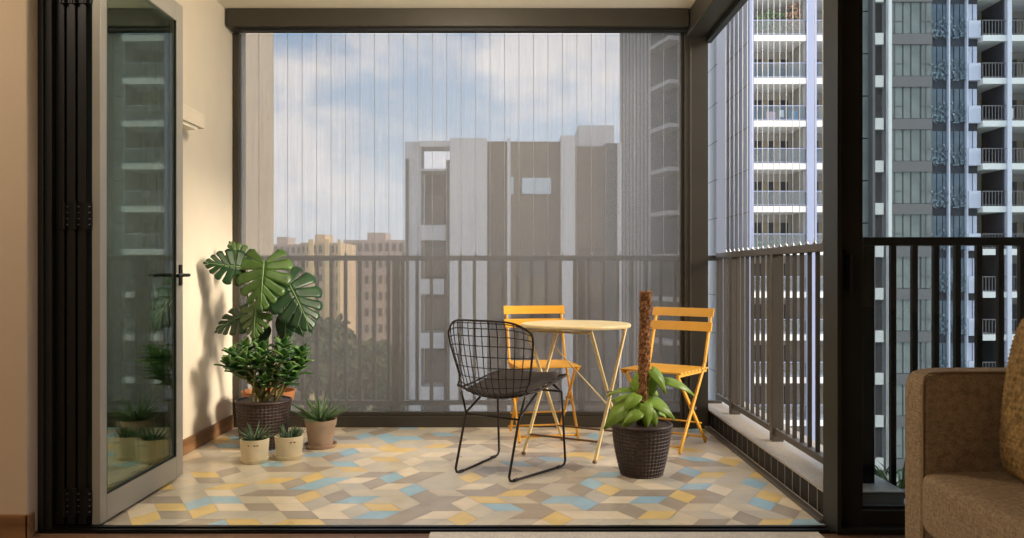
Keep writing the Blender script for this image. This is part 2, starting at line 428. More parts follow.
    mb.box(XL-.02, XR+.02, Y0, Y1+.05, -.15, -.0015, 6)
    for i, q in enumerate(polys):
        cx, cy = cents[i]
        q = [(cx+(x-cx)*.982, cy+(y-cy)*.982) for x, y in q]
        for ax, v, g in ((0, XL, True), (0, XR, False), (1, Y0+.012, True), (1, Y1, False)):
            if len(q) >= 3: q = clip(q, ax, v, g)
        if len(q) < 3: continue
        ar = sum(q[k-1][0]*q[k][1]-q[k][0]*q[k-1][1] for k in range(len(q)))
        if ar < 0: q = q[::-1]
        mb.add([(x, y, 0) for x, y in q], [tuple(range(len(q)))], colr[i])
    ms = [mat('tile_'+n, cols[k], .26, noise=(9, .07), bump=(14, .05, .002)) for k, n in enumerate(['yellow', 'blue', 'cream', 'taupe', 'beige', 'grey'])]
    o = mb.build('floor', ms+[M['grout']])
    struct(o, 'balcony floor of yellow, blue, cream and taupe diamond tiles', 'floor')
tile_floor()

struct(B(-3.4, 3.4, -3.0, Y0, H, H+.2).build('ceiling', M['ceiling']), 'plain cream ceiling inside the living room', 'ceiling')
struct(B(XL-.3, 1.40, Y0, 5.5, H, H+.2).build('ceiling', M['ceiling']), 'cream ceiling slab over the tiled balcony', 'ceiling')
struct(B(XL-.3, XL, Y0+.0, 5.5, -.15, H).build('wall_left', M['cream']), 'cream painted side wall of the balcony behind the monstera', 'wall')
struct(B(-3.6, -3.4, -3.0, Y0, -.15, H+.2).build('wall_left', M['inner']), 'living room side wall beyond the picture edge', 'wall')
struct(B(3.4, 3.6, -3.0, Y0, -.15, H+.2).build('wall_right', M['inner']), 'living room wall on the sofa side', 'wall')
struct(B(-3.6, 3.6, -3.2, -3.0, -.15, H+.2).build('wall_back', M['inner']), 'living room wall behind the camera', 'wall')
struct(B(-3.4, -1.835, 3.07, Y0, 0, H).build('wall_front', M['inner'], bevel=.004), 'tan wall pier beside the folded door stack', 'wall')
struct(B(-1.88, 3.4, 3.10, Y0+.05, 2.33, H).build('wall_front', M['inner']), 'tan wall strip above the balcony opening', 'wall')
struct(B(3.05, 3.4, 3.10, Y0+.05, 0, 2.33).build('wall_front', M['inner']), 'tan wall beyond the window beside the sofa', 'wall')
struct(B(XL, XL+.014, Y0+.02, 5.22, 0, .085).build('baseboard_left', M['baseboard'], bevel=.003), 'brown wood skirting along the balcony side wall', 'baseboard')
struct(MB().box(-3.4, -1.823, 3.056, 3.07, 0, .088).box(-1.835, -1.821, 3.056, 3.10, 0, .088).build('baseboard_front', M['baseboardx'], bevel=.003), 'brown wood skirting under the tan wall pier', 'baseboard')
struct(MB().box(-1.82, 1.23, 3.115, Y0+.012, 0, .006).box(-1.82, 1.21, 3.125, 3.135, .006, .011).box(-1.82, 1.21, 3.165, 3.175, .006, .011).build('trim_1', M['track']), 'black floor track along the balcony threshold', 'track')

# right kerb: low black-tiled upstand with a granite top
kerb = thing('trim_2', 'low kerb faced with black tiles under the side railing', 'kerb', (1.4, 4.3, 0), kind='structure')
B(XR+.0055, 1.55, Y0+.05, 5.5, -.15, .114).build('wall', M['whitegrout'], kerb)
kt = MB(); y = Y0+.06
while y < 5.24:
    kt.box(XR+.004, XR+.02, y, y+.094, .02, .112); y += .1
kt.build('tile_facing', M['blacktile'], kerb, bevel=.002)
B(XR, 1.56, Y0+.05, 5.5, .114, .126).build('ledge', M['granite'], kerb, bevel=.003)
back_kerb = struct(B(XL-.3, XR+.0, 5.30, 5.5, -.15, .05).build('trim_3', M['granite']), 'granite slab edge behind the mesh screen', 'kerb')

# ------------------------------------------------------------ the mesh roller screens
sb = thing('roller_screen', 'wide grey see-through mesh roller screen closing the far end of the balcony', 'screen', (-.3, 5.26, 0))
B(-1.80, 1.095, 5.09, 5.255, 2.536, H-.002).build('cassette', M['dark'], sb, bevel=.006)
B(-1.75, 1.09, 5.13, 5.16, 2.52, 2.537).build('cassette_slot', M['gasket'], sb)
for x0, x1 in ((-1.808, -1.765), (1.07, 1.09)):
    c = B(x0, x1, 5.235, 5.285, .0, 2.537).build('side_channel', M['dark'], sb, bevel=.004)
B(-1.765, 1.09, 5.26, 5.262, .095, 2.537).build('mesh_fabric', M['screen'], sb)
MB().box(-1.765, 1.09, 5.238, 5.283, .001, .075).box(-1.765, 1.09, 5.245, 5.277, .075, .1).build('bottom_bar', M['dark'], sb, bevel=.004)
sr = thing('roller_screen', 'raised dark roller screen cassette running along the open side of the balcony', 'screen', (1.2, 4.2, 2.4))
MB().box(1.10, 1.26, Y0+.05, 5.23, 2.50, H-.002).build('cassette', M['dark'], sr, bevel=.006)
MB().box(1.225, 1.265, Y0+.05, 5.23, 2.467, 2.50).build('bottom_bar', M['black'], sr, bevel=.003)
MB().box(1.215, 1.243, Y0+.05, 5.23, .0, .018).build('floor_channel', M['rail'], sr, bevel=.003)
struct(MB().box(1.09, 1.24, 5.20, 5.31, .0, 2.537).box(1.12, 1.13, 5.195, 5.2, 0, 2.5).build('trim_4', M['dark'], bevel=.005), 'dark grey corner post where the screen meets the open side', 'post')

# ------------------------------------------------------------ railings
def railing(name, label, pts_axis, a0, a1, fixed, z0, z1, pitch, posts, bw, m, bd, toprail=(.05, .035), group=None, skip=()):
    """pts_axis 'x' or 'y': direction the railing runs"""
    def bx(u0, u1, v0, v1, q0, q1):
        return B(u0, u1, v0, v1, q0, q1) if pts_axis == 'x' else B(v0, v1, u0, u1, q0, q1)
    t = thing(name, label, 'railing', ((a0+a1)/2, fixed, z0-.03) if pts_axis == 'x' else (fixed, (a0+a1)/2, z0-.03))
    bx(a0, a1, fixed-toprail[0]/2, fixed+toprail[0]/2, z1-toprail[1], z1).build('top_rail', m, t, bevel=.003)
    bx(a0, a1, fixed-.02, fixed+.02, z0, z0+.03).build('bottom_rail', m, t, bevel=.002)
    for p in posts:
        bx(p-.024, p+.024, fixed-.03, fixed+.03, z0-.05, z1-toprail[1]).build('post', m, t, bevel=.003)
    u = a0+pitch*.5
    first = None
    while u < a1-.01:
        if all(abs(u-p) > .035 for p in posts):
            if first is None:
                first = bx(u-bw/2, u+bw/2, fixed-bd/2, fixed+bd/2, z0+.03, z1-toprail[1]).build('baluster', m, t); u0 = u
            else:
                c = first.copy(); C.objects.link(c); c.parent = t
                if pts_axis == 'x': c.location.x = u-u0
                else: c.location.y = u-u0
        u += pitch
    return t
railing('balcony_railing', 'brown-grey bar railing outside the mesh screen at the far end', 'x', -1.84, 1.385, 5.44, .115, 1.11, .0955, (-.785, .45), .021, M['rail'], .03)
rr = railing('balcony_railing', 'grey flat-bar railing on the kerb along the open side', 'y', 3.30, 5.415, 1.36, .165, 1.125, .1, (4.22, 3.42, 5.02), .010, M['rail'], .0192)
rw = railing('balcony_railing', 'dark bar railing outside the window behind the sofa', 'x', 1.445, 3.3, 3.40, .062, 1.145, .0895, (1.468,), .022, M['black'], .022)
struct(B(1.565, 3.4, Y0+.05, 3.55, -.15, .012).build('trim_5', M['granite']), 'pale ledge outside the window, also standing in for a reflection in its glass', 'ledge')

# ------------------------------------------------------------ invisible-grille cables
def cables(label, axis, vals, fixed, z0, z1, r):
    t = thing('safety_grille', label, 'grille', (fixed, vals[0], z0) if axis == 'y' else (vals[0], fixed, z0))
    first = None
    for v in vals:
        p = (fixed, v) if axis == 'y' else (v, fixed)
        if first is None:
            first = MB().tube([(*p, z0), (*p, z1)], r, 5).build('cable', M['cable'], t, smooth=True); k = v
            an = MB().lathe([(.009, 0), (.009, .008), (.004, .018), (.002, .03)], 8, (*p, z0)).build('anchor', M['steel'], t, smooth=True)
        else:
            for o in (first, an):
                c = o.copy(); C.objects.link(c); c.parent = t
                if axis == 'y': c.location.y = v-k
                else: c.location.x = v-k
    a, b = vals[0]-.03, vals[-1]+.03
    (B(fixed-.015, fixed+.015, a, b, z1-.02, z1) if axis == 'y' else B(a, b, fixed-.015, fixed+.015, z1-.02, z1)).build('top_track', M['steel'], t)
cables('thin vertical steel cables from railing to ceiling behind the mesh screen', 'x', [-1.80+.0965*i for i in range(33)], 5.44, 1.11, H, .0017)
cables('thin vertical steel cables above the side railing', 'y', [3.33+.0975*i for i in range(21)], 1.372, 1.125, H, .0018)

# ------------------------------------------------------------ folded glass door
d1 = thing('door_1', 'folding glass door standing open, its leaves stacked by the tan wall', 'door', (-1.72, 3.2, 0), kind='structure')
MB().box(-1.86, -1.815, 3.14, 3.20, 0, 2.33).box(-1.836, -1.79, 3.155, 3.185, 0, 2.33).build('door_frame', M['jamb'], d1, bevel=.003)
B(-1.83, 1.245, 3.105, 3.24, 2.30, 2.33).build('head_track', M['jamb'], d1)
def leaf(x, depth, m, th=.036, glass=True):
    L = MB()
    y0, y1 = 3.185, 3.185+depth
    L.box(x-th/2, x+th/2, y0, y0+.055, .012, 2.298); L.box(x-th/2, x+th/2, y1-.075, y1, .012, 2.298)
    L.box(x-th/2, x+th/2, y0+.055, y1-.075, .012, .115); L.box(x-th/2, x+th/2, y0+.055, y1-.075, 2.205, 2.298)
    o = L.build('leaf', m, d1, bevel=.003)
    B(x-.006, x+.006, y0+.05, y1-.07, .11, 2.21).build('pane', M['doorglass'], o)
    MB().box(x+.006, x+th/2-.002, y0+.055, y0+.062, .115, 2.205).box(x+.006, x+th/2-.002, y1-.082, y1-.075, .115, 2.205).box(x+.006, x+th/2-.002, y0+.06, y1-.08, .115, .122).build('gasket', M['gasket'], o)
    return o
for x in (-1.775, -1.732, -1.689): leaf(x, .80, M['black'])
lf = leaf(-1.634, .80, M['leaf'], .032)
for x in (-1.754, -1.711, -1.668):
    for z in (.10, 1.22, 2.1):
        h = MB().tube([(x, 3.178, z-.055), (x, 3.178, z+.055)], .011, 10)
        h.box(x-.02, x+.02, 3.180, 3.186, z-.05, z+.05)
        for dz in (-.035, -.012, .012, .035): h.lathe([(.004, -.002), (.004, .002)], 8, (x+.012, 3.178, z+dz), 1)
        h.build('hinge', [M['black'], M['steel']], d1, smooth='auto')
hx, hy, hz = -1.618, 3.945, .985
hd = MB()
for sgn, x in ((1, -1.618), (-1, -1.65)):
    hd.box(min(x, x+sgn*.008), max(x, x+sgn*.008), hy-.014, hy+.014, hz-.05, hz+.05)
    hd.tube([(x, hy, hz), (x+sgn*.042, hy, hz)], .0085, 10)
    hd.tube([(x+sgn*.042, hy+.006, hz), (x+sgn*.044, hy-.06, hz), (x+sgn*.042, hy-.125, hz-.003)], .0085, 10)
hd.build('door_handle', M['black'], lf, smooth='auto')

# ------------------------------------------------------------ window beside the sofa
w1 = thing('window_1', 'tall dark-framed window behind the sofa arm', 'window', (2.1, 3.19, 0), kind='structure')
MB().box(1.230, 1.247, 3.10, 3.245, 0, 2.33).box(3.02, 3.06, 3.10, 3.245, 0, 2.33).box(1.242, 3.02, 3.10, 3.245, 0, .022).box(1.242, 3.02, 3.10, 3.245, 2.29, 2.33).build('window_frame', M['jamb'], w1, bevel=.002)
sash = MB().box(1.245, 1.345, 3.15, 3.215, .022, 2.29).box(2.93, 3.02, 3.15, 3.215, .022, 2.29).box(1.345, 2.93, 3.15, 3.215, .022, .078).box(1.345, 2.93, 3.15, 3.215, 2.2, 2.29)\
    .box(1.345, 1.357, 3.17, 3.205, .078, 2.2).box(1.357, 2.93, 3.17, 3.205, .078, .09).build('sash', M['jamb'], w1, bevel=.002)
B(1.35, 2.935, 3.182, 3.19, .085, 2.205).build('pane', M['winglass'], w1)
MB().box(1.276, 1.304, 3.138, 3.151, .935, 1.085).tube([(1.29, 3.138, 1.06), (1.29, 3.112, 1.06)], .009, 8).tube([(1.29, 3.114, 1.067), (1.288, 3.112, 1.0), (1.29, 3.114, .915)], .009, 8).build('window_handle', M['black'], w1, smooth='auto')

# ------------------------------------------------------------ wall box
wb = thing('wall_shelf', 'slim cream box fixed high on the balcony side wall', 'wall box', (-1.8, 4.2, 1.77))
B(XL, -1.70, 3.85, 4.48, 1.785, 1.865).build('body', M['cream'], wb, bevel=.004)
B(XL, -1.715, 3.88, 4.42, 1.768, 1.786).build('underside', M['ceiling'], wb)

# ------------------------------------------------------------ bistro table
def bistro_table():
    t = thing('bistro_table', 'small round cream folding table between the yellow chairs', 'table', (.345, 4.55, 0))
    u = Vector((.87, -.49, 0)); v = Vector((.49, .87, 0)); c = Vector((.345, 4.555, 0))
    MB().lathe([(.0, .694), (.285, .694), (.303, .695), (.306, .70), (.306, .709), (.302, .714), (.0, .714)], 64, c).build('tabletop', M['creamsteel'], t, smooth='auto')
    W = .212; L = .22; Z = .69
    for sv in (1, -1):
        for su in (1, -1):
            foot = c+u*su*W-v*sv*L; top = c+u*su*(W-.0)+v*sv*L+Vector((0, 0, Z))
            off = u*su*(.0 if sv == 1 else -.022)
            o = MB().bar(foot+off+Vector((0, 0, .004)), top+off, .018, .012).build('leg', M['creamsteel'], t, bevel=.003)
            f = foot+off
            MB().lathe([(.010, 0), (.012, .003), (.012, .012), (.008, .016)], 10, f).build('foot_cap', M['brownshade'], o, smooth=True)
        zz = .10; k = zz/Z
        p = c-v*sv*L*(1-2*k)+Vector((0, 0, zz)); ww = W if sv == 1 else W-.022
        MB().bar(p-u*ww, p+u*ww, .014, .010).build('stretcher', M['brownshade'], t, bevel=.002)  # cream stretcher coloured brown to carry the shade beneath the tabletop
        p = c+v*sv*L*.93+Vector((0, 0, Z-.012))
        MB().bar(p-u*ww*1.0, p+u*ww*1.0, .016, .012).build('top_rail', M['creamsteel'], t)
    P = lambda su, sv, z: c+u*su*(W-.012)-v*sv*L*(1-2*z/Z)+Vector((0, 0, z))
    for a, b in (((-1, 1, .56), (1, -1, .22)),):
        MB().tube([P(*a), P(*b)], .004, 8).build('brace', M['creamsteel'], t, smooth=True)
    for su in (1, -1):
        q = c+u*su*(W-.01)+Vector((0, 0, Z/2)); MB().tube([q-u*.02, q+u*.02], .008, 10).build('pivot', M['steel'], t)
bistro_table()

# ------------------------------------------------------------ yellow folding chairs (local: faces -y, back at +y)
def bistro_chair(label, loc, rz):
    t = thing('bistro_chair', label, 'chair', loc, rz, 'yellow folding chairs round the table')
    lb = dict(local=True)
    Wd = .178
    for s in (1, -1):
        # back upright runs down to the front foot, seat leg runs to the rear foot
        MB().bar((s*Wd, -.20, .004), (s*Wd, .135, .47), .013, .022, (0, 1, 0)).bar((s*Wd, .135, .47), (s*Wd, .235, .785), .013, .022, (0, 1, 0)).build('back_leg', M['yellow'], t, bevel=.003, **lb)
        MB().bar((s*(Wd-.018), .19, .004), (s*(Wd-.018), -.19, .43), .013, .02, (0, 1, 0)).build('front_leg', M['yellow'], t, bevel=.003, **lb)
        MB().tube([(s*(Wd-.03), -.008, .23), (s*(Wd+.01), -.008, .23)], .009, 8).build('pivot', M['steel'], t, **lb)
    for y, z in ((-.175, .035), (.165, .035)):
        MB().tube([(-Wd, y, z), (Wd, y, z)], .006, 8).build('stretcher', M['yellow'], t, smooth=True, **lb)
    MB().tube([(-Wd, .09, .13), (Wd, .09, .13)], .005, 8).build('stretcher', M['yellow'], t, smooth=True, **lb)
    def slat(z0, z1, y0, y1):
        m = MB(); n = 10
        def fn(uu, vv, o):
            x = (uu-.5)*.395; b = .012*(1-(2*uu-1)**2)
            return Vector((x, y0+(y1-y0)*vv+b+o, z0+(z1-z0)*vv))
        m.grid(lambda a, b: fn(a, b, 0), n, 1); m.grid(lambda a, b: fn(1-a, b, .012), n, 1)
        for vv in (0, 1): m.grid(lambda a, b: fn(a if vv else 1-a, vv, b*.012), n, 1)
        for uu in (0, 1): m.grid(lambda a, b: fn(uu, a if uu == 0 else 1-a, b*.012), 1, 1)
        m.build('back_slat', M['yellow'], t, **lb)
    slat(.735, .785, .203, .221); slat(.652, .704, .175, .193)
    fr = MB()
    fr.bar((-Wd+.006, -.21, .428), (-Wd+.006, .16, .428), .014, .016); fr.bar((Wd-.006, -.21, .428), (Wd-.006, .16, .428), .014, .016)
    fr.build('seat_frame', M['yellow'], t, **lb)
    y = -.205
    for k in range(8):
        B(-Wd-.012, Wd+.012, y, y+.036, .437, .447).build('seat_slat', M['yellow'], t, bevel=.003, **lb); y += .047
    return t
bistro_chair('yellow slatted folding chair behind the table, facing the room', (.17, 4.975, 0), math.radians(11))
bistro_chair('yellow slatted folding chair in the corner beyond the coir pole plant', (.884, 4.732, 0), math.radians(-37))

# ------------------------------------------------------------ black wire chair (local: faces +y)
def wire_chair():
    t = thing('wire_chair', 'black wire mesh chair with a dark seat pad in front of the table', 'chair', (-.03, 4.13, 0), -math.atan2(.546, .838))
    lb = dict(local=True)
    prof = [(.285, .445, .165), (.21, .442, .200), (.12, .426, .212), (.02, .403, .214), (-.08, .384, .210), (-.15, .380, .206), (-.212, .412, .208), (-.245, .49, .224), (-.262, .58, .246), (-.274, .67, .262), (-.281, .735, .264), (-.285, .768, .252)]
    def catm(t_):
        n = len(prof)-1; x = t_*n; i = min(int(x), n-1); f = x-i
        g = lambda k: prof[max(0, min(n, k))]
        r = []
        for c in range(3):
            a, b, c2, d = g(i-1)[c], g(i)[c], g(i+1)[c], g(i+2)[c]
            r.append(.5*((2*b)+(-a+c2)*f+(2*a-5*b+4*c2-d)*f*f+(-a+3*b-3*c2+d)*f**3))
        return r
    def S(uu, vv):     # uu -1..1, vv 0 (seat front)..1 (top of the back)
        y, z, hw = catm(vv)
        bk = max(0, min(1, (vv-.45)/.2)); bk = bk*bk*(3-2*bk)
        wrap = .11*bk*uu*uu*(1-.15*vv); lift = .055*(1-bk)*uu*uu*(.35+vv)
        drop = .055*bk*abs(uu)**4.5*max(0, (vv-.72)/.28)
        return Vector((.012+uu*hw*(1-.06*bk*abs(uu)**3), y+wrap, z+lift-drop))
    rim = [S(-1+2*i/24, 1) for i in range(25)]+[S(1, 1-i/40) for i in range(1, 41)]+[S(1-2*i/16, 0) for i in range(1, 17)]+[S(-1, i/40) for i in range(1, 40)]
    MB().tube(rim, .0052, 8, closed=True).build('rim', M['wire'], t, smooth=True, **lb)
    mesh = MB()
    nu, nv = 13, 19
    for i in range(1, nu): mesh.tube([S(-1+2*i/nu, j/36) for j in range(37)], .0026, 5)
    for j in range(1, nv): mesh.tube([S(-1+2*i/20, j/nv)+Vector((0, 0, .003)) for i in range(21)], .0026, 5)
    mesh.build('wire_shell', M['wire'], t, smooth=True, **lb)
    m = MB()
    def P(a, b, o):
        vv = .03+.46*b; uu = (-1+2*a)*.86*min(1, .80+.2*math.sin(PI*min(1, max(0, b)))**.5)
        e = min(a, 1-a, b, 1-b); th = .024*min(1, e/.08)**.5
        return S(uu, vv)+Vector((0, 0, .006+(th if o else 0)))
    m.grid(lambda a, b: P(a, b, 1), 24, 20); m.grid(lambda a, b: P(1-a, b, 0), 24, 20)
    m.build('seat_pad', M['pad'], t, smooth=True, **lb)
    fr = {}
    for s in (1, -1):
        xf = s*.206; xr = s*.158; xt = s*.170
        pts = [(xt, .16, .425), (xf*.97, .198, .385), (xf, .222, .03), (xf, .212, .012), (xf*.99, .185, .0055), (xr, -.20, .0055), (xr, -.222, .012), (xr, -.23, .03), (xr, -.150, .275), (xr, -.135, .30), (xr*.95, .03, .392)]
        MB().tube(pts, .0062, 8).build('sled_leg', M['wire'], t, smooth=True, **lb)
        for x, y in ((xr*1.02, -.18), (xf*.98, .16)): MB().tube([(x, y-.015, .0065), (x, y+.015, .0065)], .0085, 8).build('glide', M['gasket'], t, **lb)
    MB().tube([(-.158, -.143, .288), (.158, -.143, .288)], .0055, 8).build('rear_crossbar', M['wire'], t, smooth=True, **lb)
    MB().tube([(-.199, .197, .386), (.199, .197, .386)], .0055, 8).build('front_crossbar', M['wire'], t, smooth=True, **lb)
    for s in (1, -1):
        MB().tube([(s*.158, -.143, .288), (s*.19, -.14, .40)], .0055, 8).build('rear_strut', M['wire'], t, smooth=True, **lb)
wire_chair()

# ------------------------------------------------------------ plant pieces
def frame(tip, nor):
    t = Vector(tip).normalized(); n = Vector(nor); n = (n-t*n.dot(t)).normalized(); return t, t.cross(n), n
def monstera_leaf(parent, base, tip, nor, L, mt, droop=.25, slits=True, name='leaf'):
    t, r, n = frame(tip, nor); base = Vector(base); m = MB()
    lobes = 6
    starts = [(-.02, 150, .50), (.02, 118, .58), (.14, 88, .62), (.30, 66, .58), (.47, 50, .48), (.64, 36, .36)] if slits else [(-.02, 150, .42), (.04, 115, .5), (.18, 85, .5), (.36, 62, .44), (.54, 45, .36), (.7, 32, .26)]
    def P(x, y):     # leaf-plane point -> space with fold and droop
        z = -.22*abs(x) - droop*(max(0, y)**2) - .10*max(0, -y)
        return base + (r*x + t*y + n*z)*L
    for s in (1, -1):
        for i, (t0, ang, ln) in enumerate(starts):
            t1 = starts[i+1][0] if i < 5 else .86
            a0 = math.radians(ang); a1 = math.radians(starts[i+1][1] if i < 5 else 14)
            l1 = starts[i+1][2] if i < 5 else .2
            nf, nt = 6, 4
            def fn(a, b, s=s):
                tt = t0+(t1-t0)*b; an = a0+(a1-a0)*b; l = ln+(l1-ln)*b
                if slits and a > .36:
                    k = min(1, (a-.36)/.2)*.17; b2 = .5+(b-.5)*(1-k*1.15)
                    tt = t0+(t1-t0)*b2; an = a0+(a1-a0)*b2; l = ln+(l1-ln)*b2
                l *= (1-.10*(2*b-1)**2*(1 if slits else .2))
                x = math.sin(an)*l*a; y = tt+math.cos(an)*l*a
                return P(s*x, y)
            if s > 0: m.grid(fn, nf, nt)
            else: m.grid(lambda a, b: fn(1-a, b), nf, nt)
        m.add([P(0, .86), P(s*math.sin(math.radians(14))*.2, .86+.2*math.cos(math.radians(14))), P(0, 1.1)], [(0, 1, 2) if s < 0 else (0, 2, 1)])
    m.tube([P(0, y/10)+n*.001 for y in range(-0, 11)], [L*.012*(1-.07*k) for k in range(11)], 5, mi=1)
    o = m.build(name, [mt, M['vein']], parent, smooth=True, solid=.0012)
    return o
def oval(m, base, tip, nor, L, W, cup=.12, droop=.2, mi=0, nl=6):
    t, r, n = frame(tip, nor); base = Vector(base)
    def fn(a, b):
        x = (a*2-1); w = W*.5*math.sin(PI*min(1, b**.75*.96+.03))**.8 if b < 1 else 0
        return base+t*(L*b)+r*(x*w)+n*(cup*W*x*x-droop*L*b*b)
    m.grid(fn, 4, nl, mi)
def spike(m, base, d, L, W, bend, mi=0):
    base = Vector(base); d = Vector(d).normalized(); side = Vector((-d.y, d.x, 0))
    side = side.normalized() if side.length > 1e-3 else Vector((1, 0, 0)); up = side.cross(d).normalized()
    if up.z < 0: up = -up
    h = Vector((d.x, d.y, 0))
    pts = []
    for k in range(6):
        b = k/5; c = base+d*(L*b)+Vector((0, 0, -bend*L*b*b))+h*(.25*bend*L*b*b); w = W*(1-b**1.6)*.5+.0004
        pts.append((c+side*w+up*w*.5, c+up*(-.10*W*(1-b)), c-side*w+up*w*.5, c-up*(W*.42*(1-b))))
    vs = [p for q in pts for p in q]; fs = []
    for k in range(5):
        for j in range(4): fs.append((k*4+j, (k+1)*4+j, (k+1)*4+(j+1) % 4, k*4+(j+1) % 4))
    m.add(vs, fs, mi)
def pot_prof(r0, r1, h, lip=.0, th=.008):
    p = [(0, 0), (r0, 0)]
    if lip: p += [(r0+(r1-r0)*.72, h*.76), (r1+.0, h*.77), (r1+lip, h)]
    else: p += [(r0+(r1-r0)*.5, h*.5), (r1, h)]
    return p+[(r1+lip-th, h), (r1-th*1.2, h*.86), (0, h*.86)]
def wicker_pot(parent, c, r0, r1, h, n=44, rows=30):
    def prof(z): return r0+(r1-r0)*(1-(1-z/h)**1.7)
    m = MB(); P = []
    for i in range(rows*2+1):
        z = h*i/(rows*2); P.append((prof(z), z))
    fn = lambda r, z, t, i, j: r+.0045*abs(math.sin(t*n/2))*(1 if (i//2) % 2 == 0 else .35)+(.002 if i % 2 else 0)
    m.lathe(P, n*4, c, fn=fn)
    o = m.build('pot', M['wicker'], parent, smooth='auto')
    m2 = MB(); k = 80
    m2.tube([(c[0]+(r1+.003)*math.cos(2*PI*i/k), c[1]+(r1+.003)*math.sin(2*PI*i/k), c[2]+h) for i in range(k)], [.0075+.0015*(i % 2) for i in range(k)], 8, closed=True)
    m2.lathe([(r1+.002, 0), (r1-.012, 0), (r1-.016, -.05)], 48, (c[0], c[1], c[2]+h-.002))
    m2.build('rim', M['wicker'], parent, smooth=True)
    return o
def soil(parent, c, r, z):
    MB().lathe([(0, z+.006), (r*.5, z+.008), (r, z), (r, z-.02), (0, z-.02)], 24, c, fn=lambda rr, zz, t, i, j: rr*(1+.015*math.sin(5*t))).build('soil', M['soil'], parent, smooth=True)

# monstera, behind
mo = thing('monstera_plant', 'tall monstera with split leaves in an orange clay pot against the side wall', 'potted plant', (-1.515, 5.03, 0))
mc = (-1.515, 5.03, 0)
MB().lathe(pot_prof(.10, .150, .27, .012), 40, mc).build('pot', M['orangepot'], mo, smooth='auto')
soil(mo, mc, .14, .235)
def at(px, py, d): return Vector(((px-514)*d/815, d, 1+(272-py)*d/815))
mleaves = [
    (240, 267, 4.72, (-.70, -.45, .12), (-.38, -.9, .25), .185, 'mons2', .1),
    (264, 263, 4.72, (.05, -.45, -.85), (.1, -.80, .55), .27, 'mons', .15),
    (289, 284, 4.76, (.50, -.30, -.75), (.35, -.85, .45), .285, 'mons2', .2),
    (247, 314, 4.78, (-.75, -.35, -.30), (-.1, -.80, .6), .185, 'mons2', .25),
    (256, 308, 4.72, (.02, -.45, -.80), (-.1, -.9, .3), .17, 'mons', .2),
    (272, 286, 4.92, (.55, .10, -.45), (.2, -.75, .6), .22, 'mons2', .25),
    (245, 266, 4.90, (-.35, -.10, .60), (.1, -.9, .35), .16, 'mons', .15),
]
for px, py, d, tp, nr, L, mt, dr in mleaves:
    b = at(px, py, d)
    st = MB(); p0 = Vector(mc)+Vector((random.uniform(-.04, .04), random.uniform(-.04, .04), .25))
    mid = p0*.45+b*.55+Vector((0, .02, .06))
    st.tube([p0.lerp(mid, k/4)+Vector((0, 0, .03*math.sin(PI*k/4))) for k in range(4)]+[mid.lerp(b, k/4) for k in range(5)], [.0075-.0005*k for k in range(9)], 7)
    st.build('stalk', M['stem'], mo, smooth=True)
    monstera_leaf(mo, b, tp, nr, L, M[mt], dr)
for px, py, d, tp, nr, L in ((286, 320, 4.80, (.0, -.3, -.9), (.1, -.9, .2), .125), (296, 318, 4.85, (.4, -.2, -.8), (.2, -.9, .3), .11), (262, 330, 4.8, (-.3, -.3, -.8), (0, -.9, .3), .11)):
    b = at(px, py, d); p0 = Vector(mc)+Vector((0, 0, .25))
    MB().tube([p0.lerp(b, k/6)+Vector((0, .0, .05*math.sin(PI*k/6))) for k in range(7)], .005, 6).build('stalk', M['stem'], mo, smooth=True)
    monstera_leaf(mo, b, tp, nr, L, M['mons2'], .2, slits=False)

# glossy plant in the big wicker pot
gp = thing('glossy_leaved_plant', 'bushy plant with thick glossy leaves in the dark wicker pot beside the side wall', 'potted plant', (-1.435, 4.67, 0))
gc = (-1.435, 4.67, 0)
wicker_pot(gp, gc, .118, .148, .265)
soil(gp, gc, .138, .225)
cl = [(233, 352), (246, 345), (238, 368), (228, 362), (256, 358), (262, 348), (270, 362), (284, 353), (296, 356), (301, 350), (288, 368), (300, 364), (250, 374), (276, 372), (265, 377), (283, 343), (243, 358), (292, 376)]
st = MB(); fo = MB()
rnd = random.Random(5)
for i, (px, py) in enumerate(cl):
    d = 4.62+rnd.uniform(-.10, .14); c = at(px, py+4, d)
    p0 = Vector(gc)+Vector((rnd.uniform(-.07, .07), rnd.uniform(-.07, .07), .225))
    mid = p0.lerp(c, .55)+Vector((0, 0, .02)); ax = (c-p0).normalized()
    st.tube([p0, p0.lerp(mid, .5)+Vector((rnd.uniform(-.01, .01), 0, 0)), mid, mid.lerp(c, .5), c], [.008, .0075, .007, .006, .005], 7)
    for k in range(12):
        lvl = k/12; ang = k*2.4+rnd.uniform(-.3, .3); el = .1+1.0*lvl
        out_ = Vector((math.cos(ang), math.sin(ang), 0)); dv = (out_*math.cos(el)+Vector((0, 0, 1))*math.sin(el)+ax*.25)
        b = c+ax*(-.055+.07*lvl)
        oval(fo, b, dv, Vector((0, 0, 1))*math.cos(el)-out_*math.sin(el)+Vector((.01, .02, .0)), rnd.uniform(.082, .112)*(1-.25*lvl), rnd.uniform(.038, .050), .18, .2, 1 if rnd.random() < .35 else 0, 5)
st.build('stem', M['stem'], gp, smooth=True)
fo.build('foliage', [M['jade'], M['jade2']], gp, smooth=True, solid=.003)

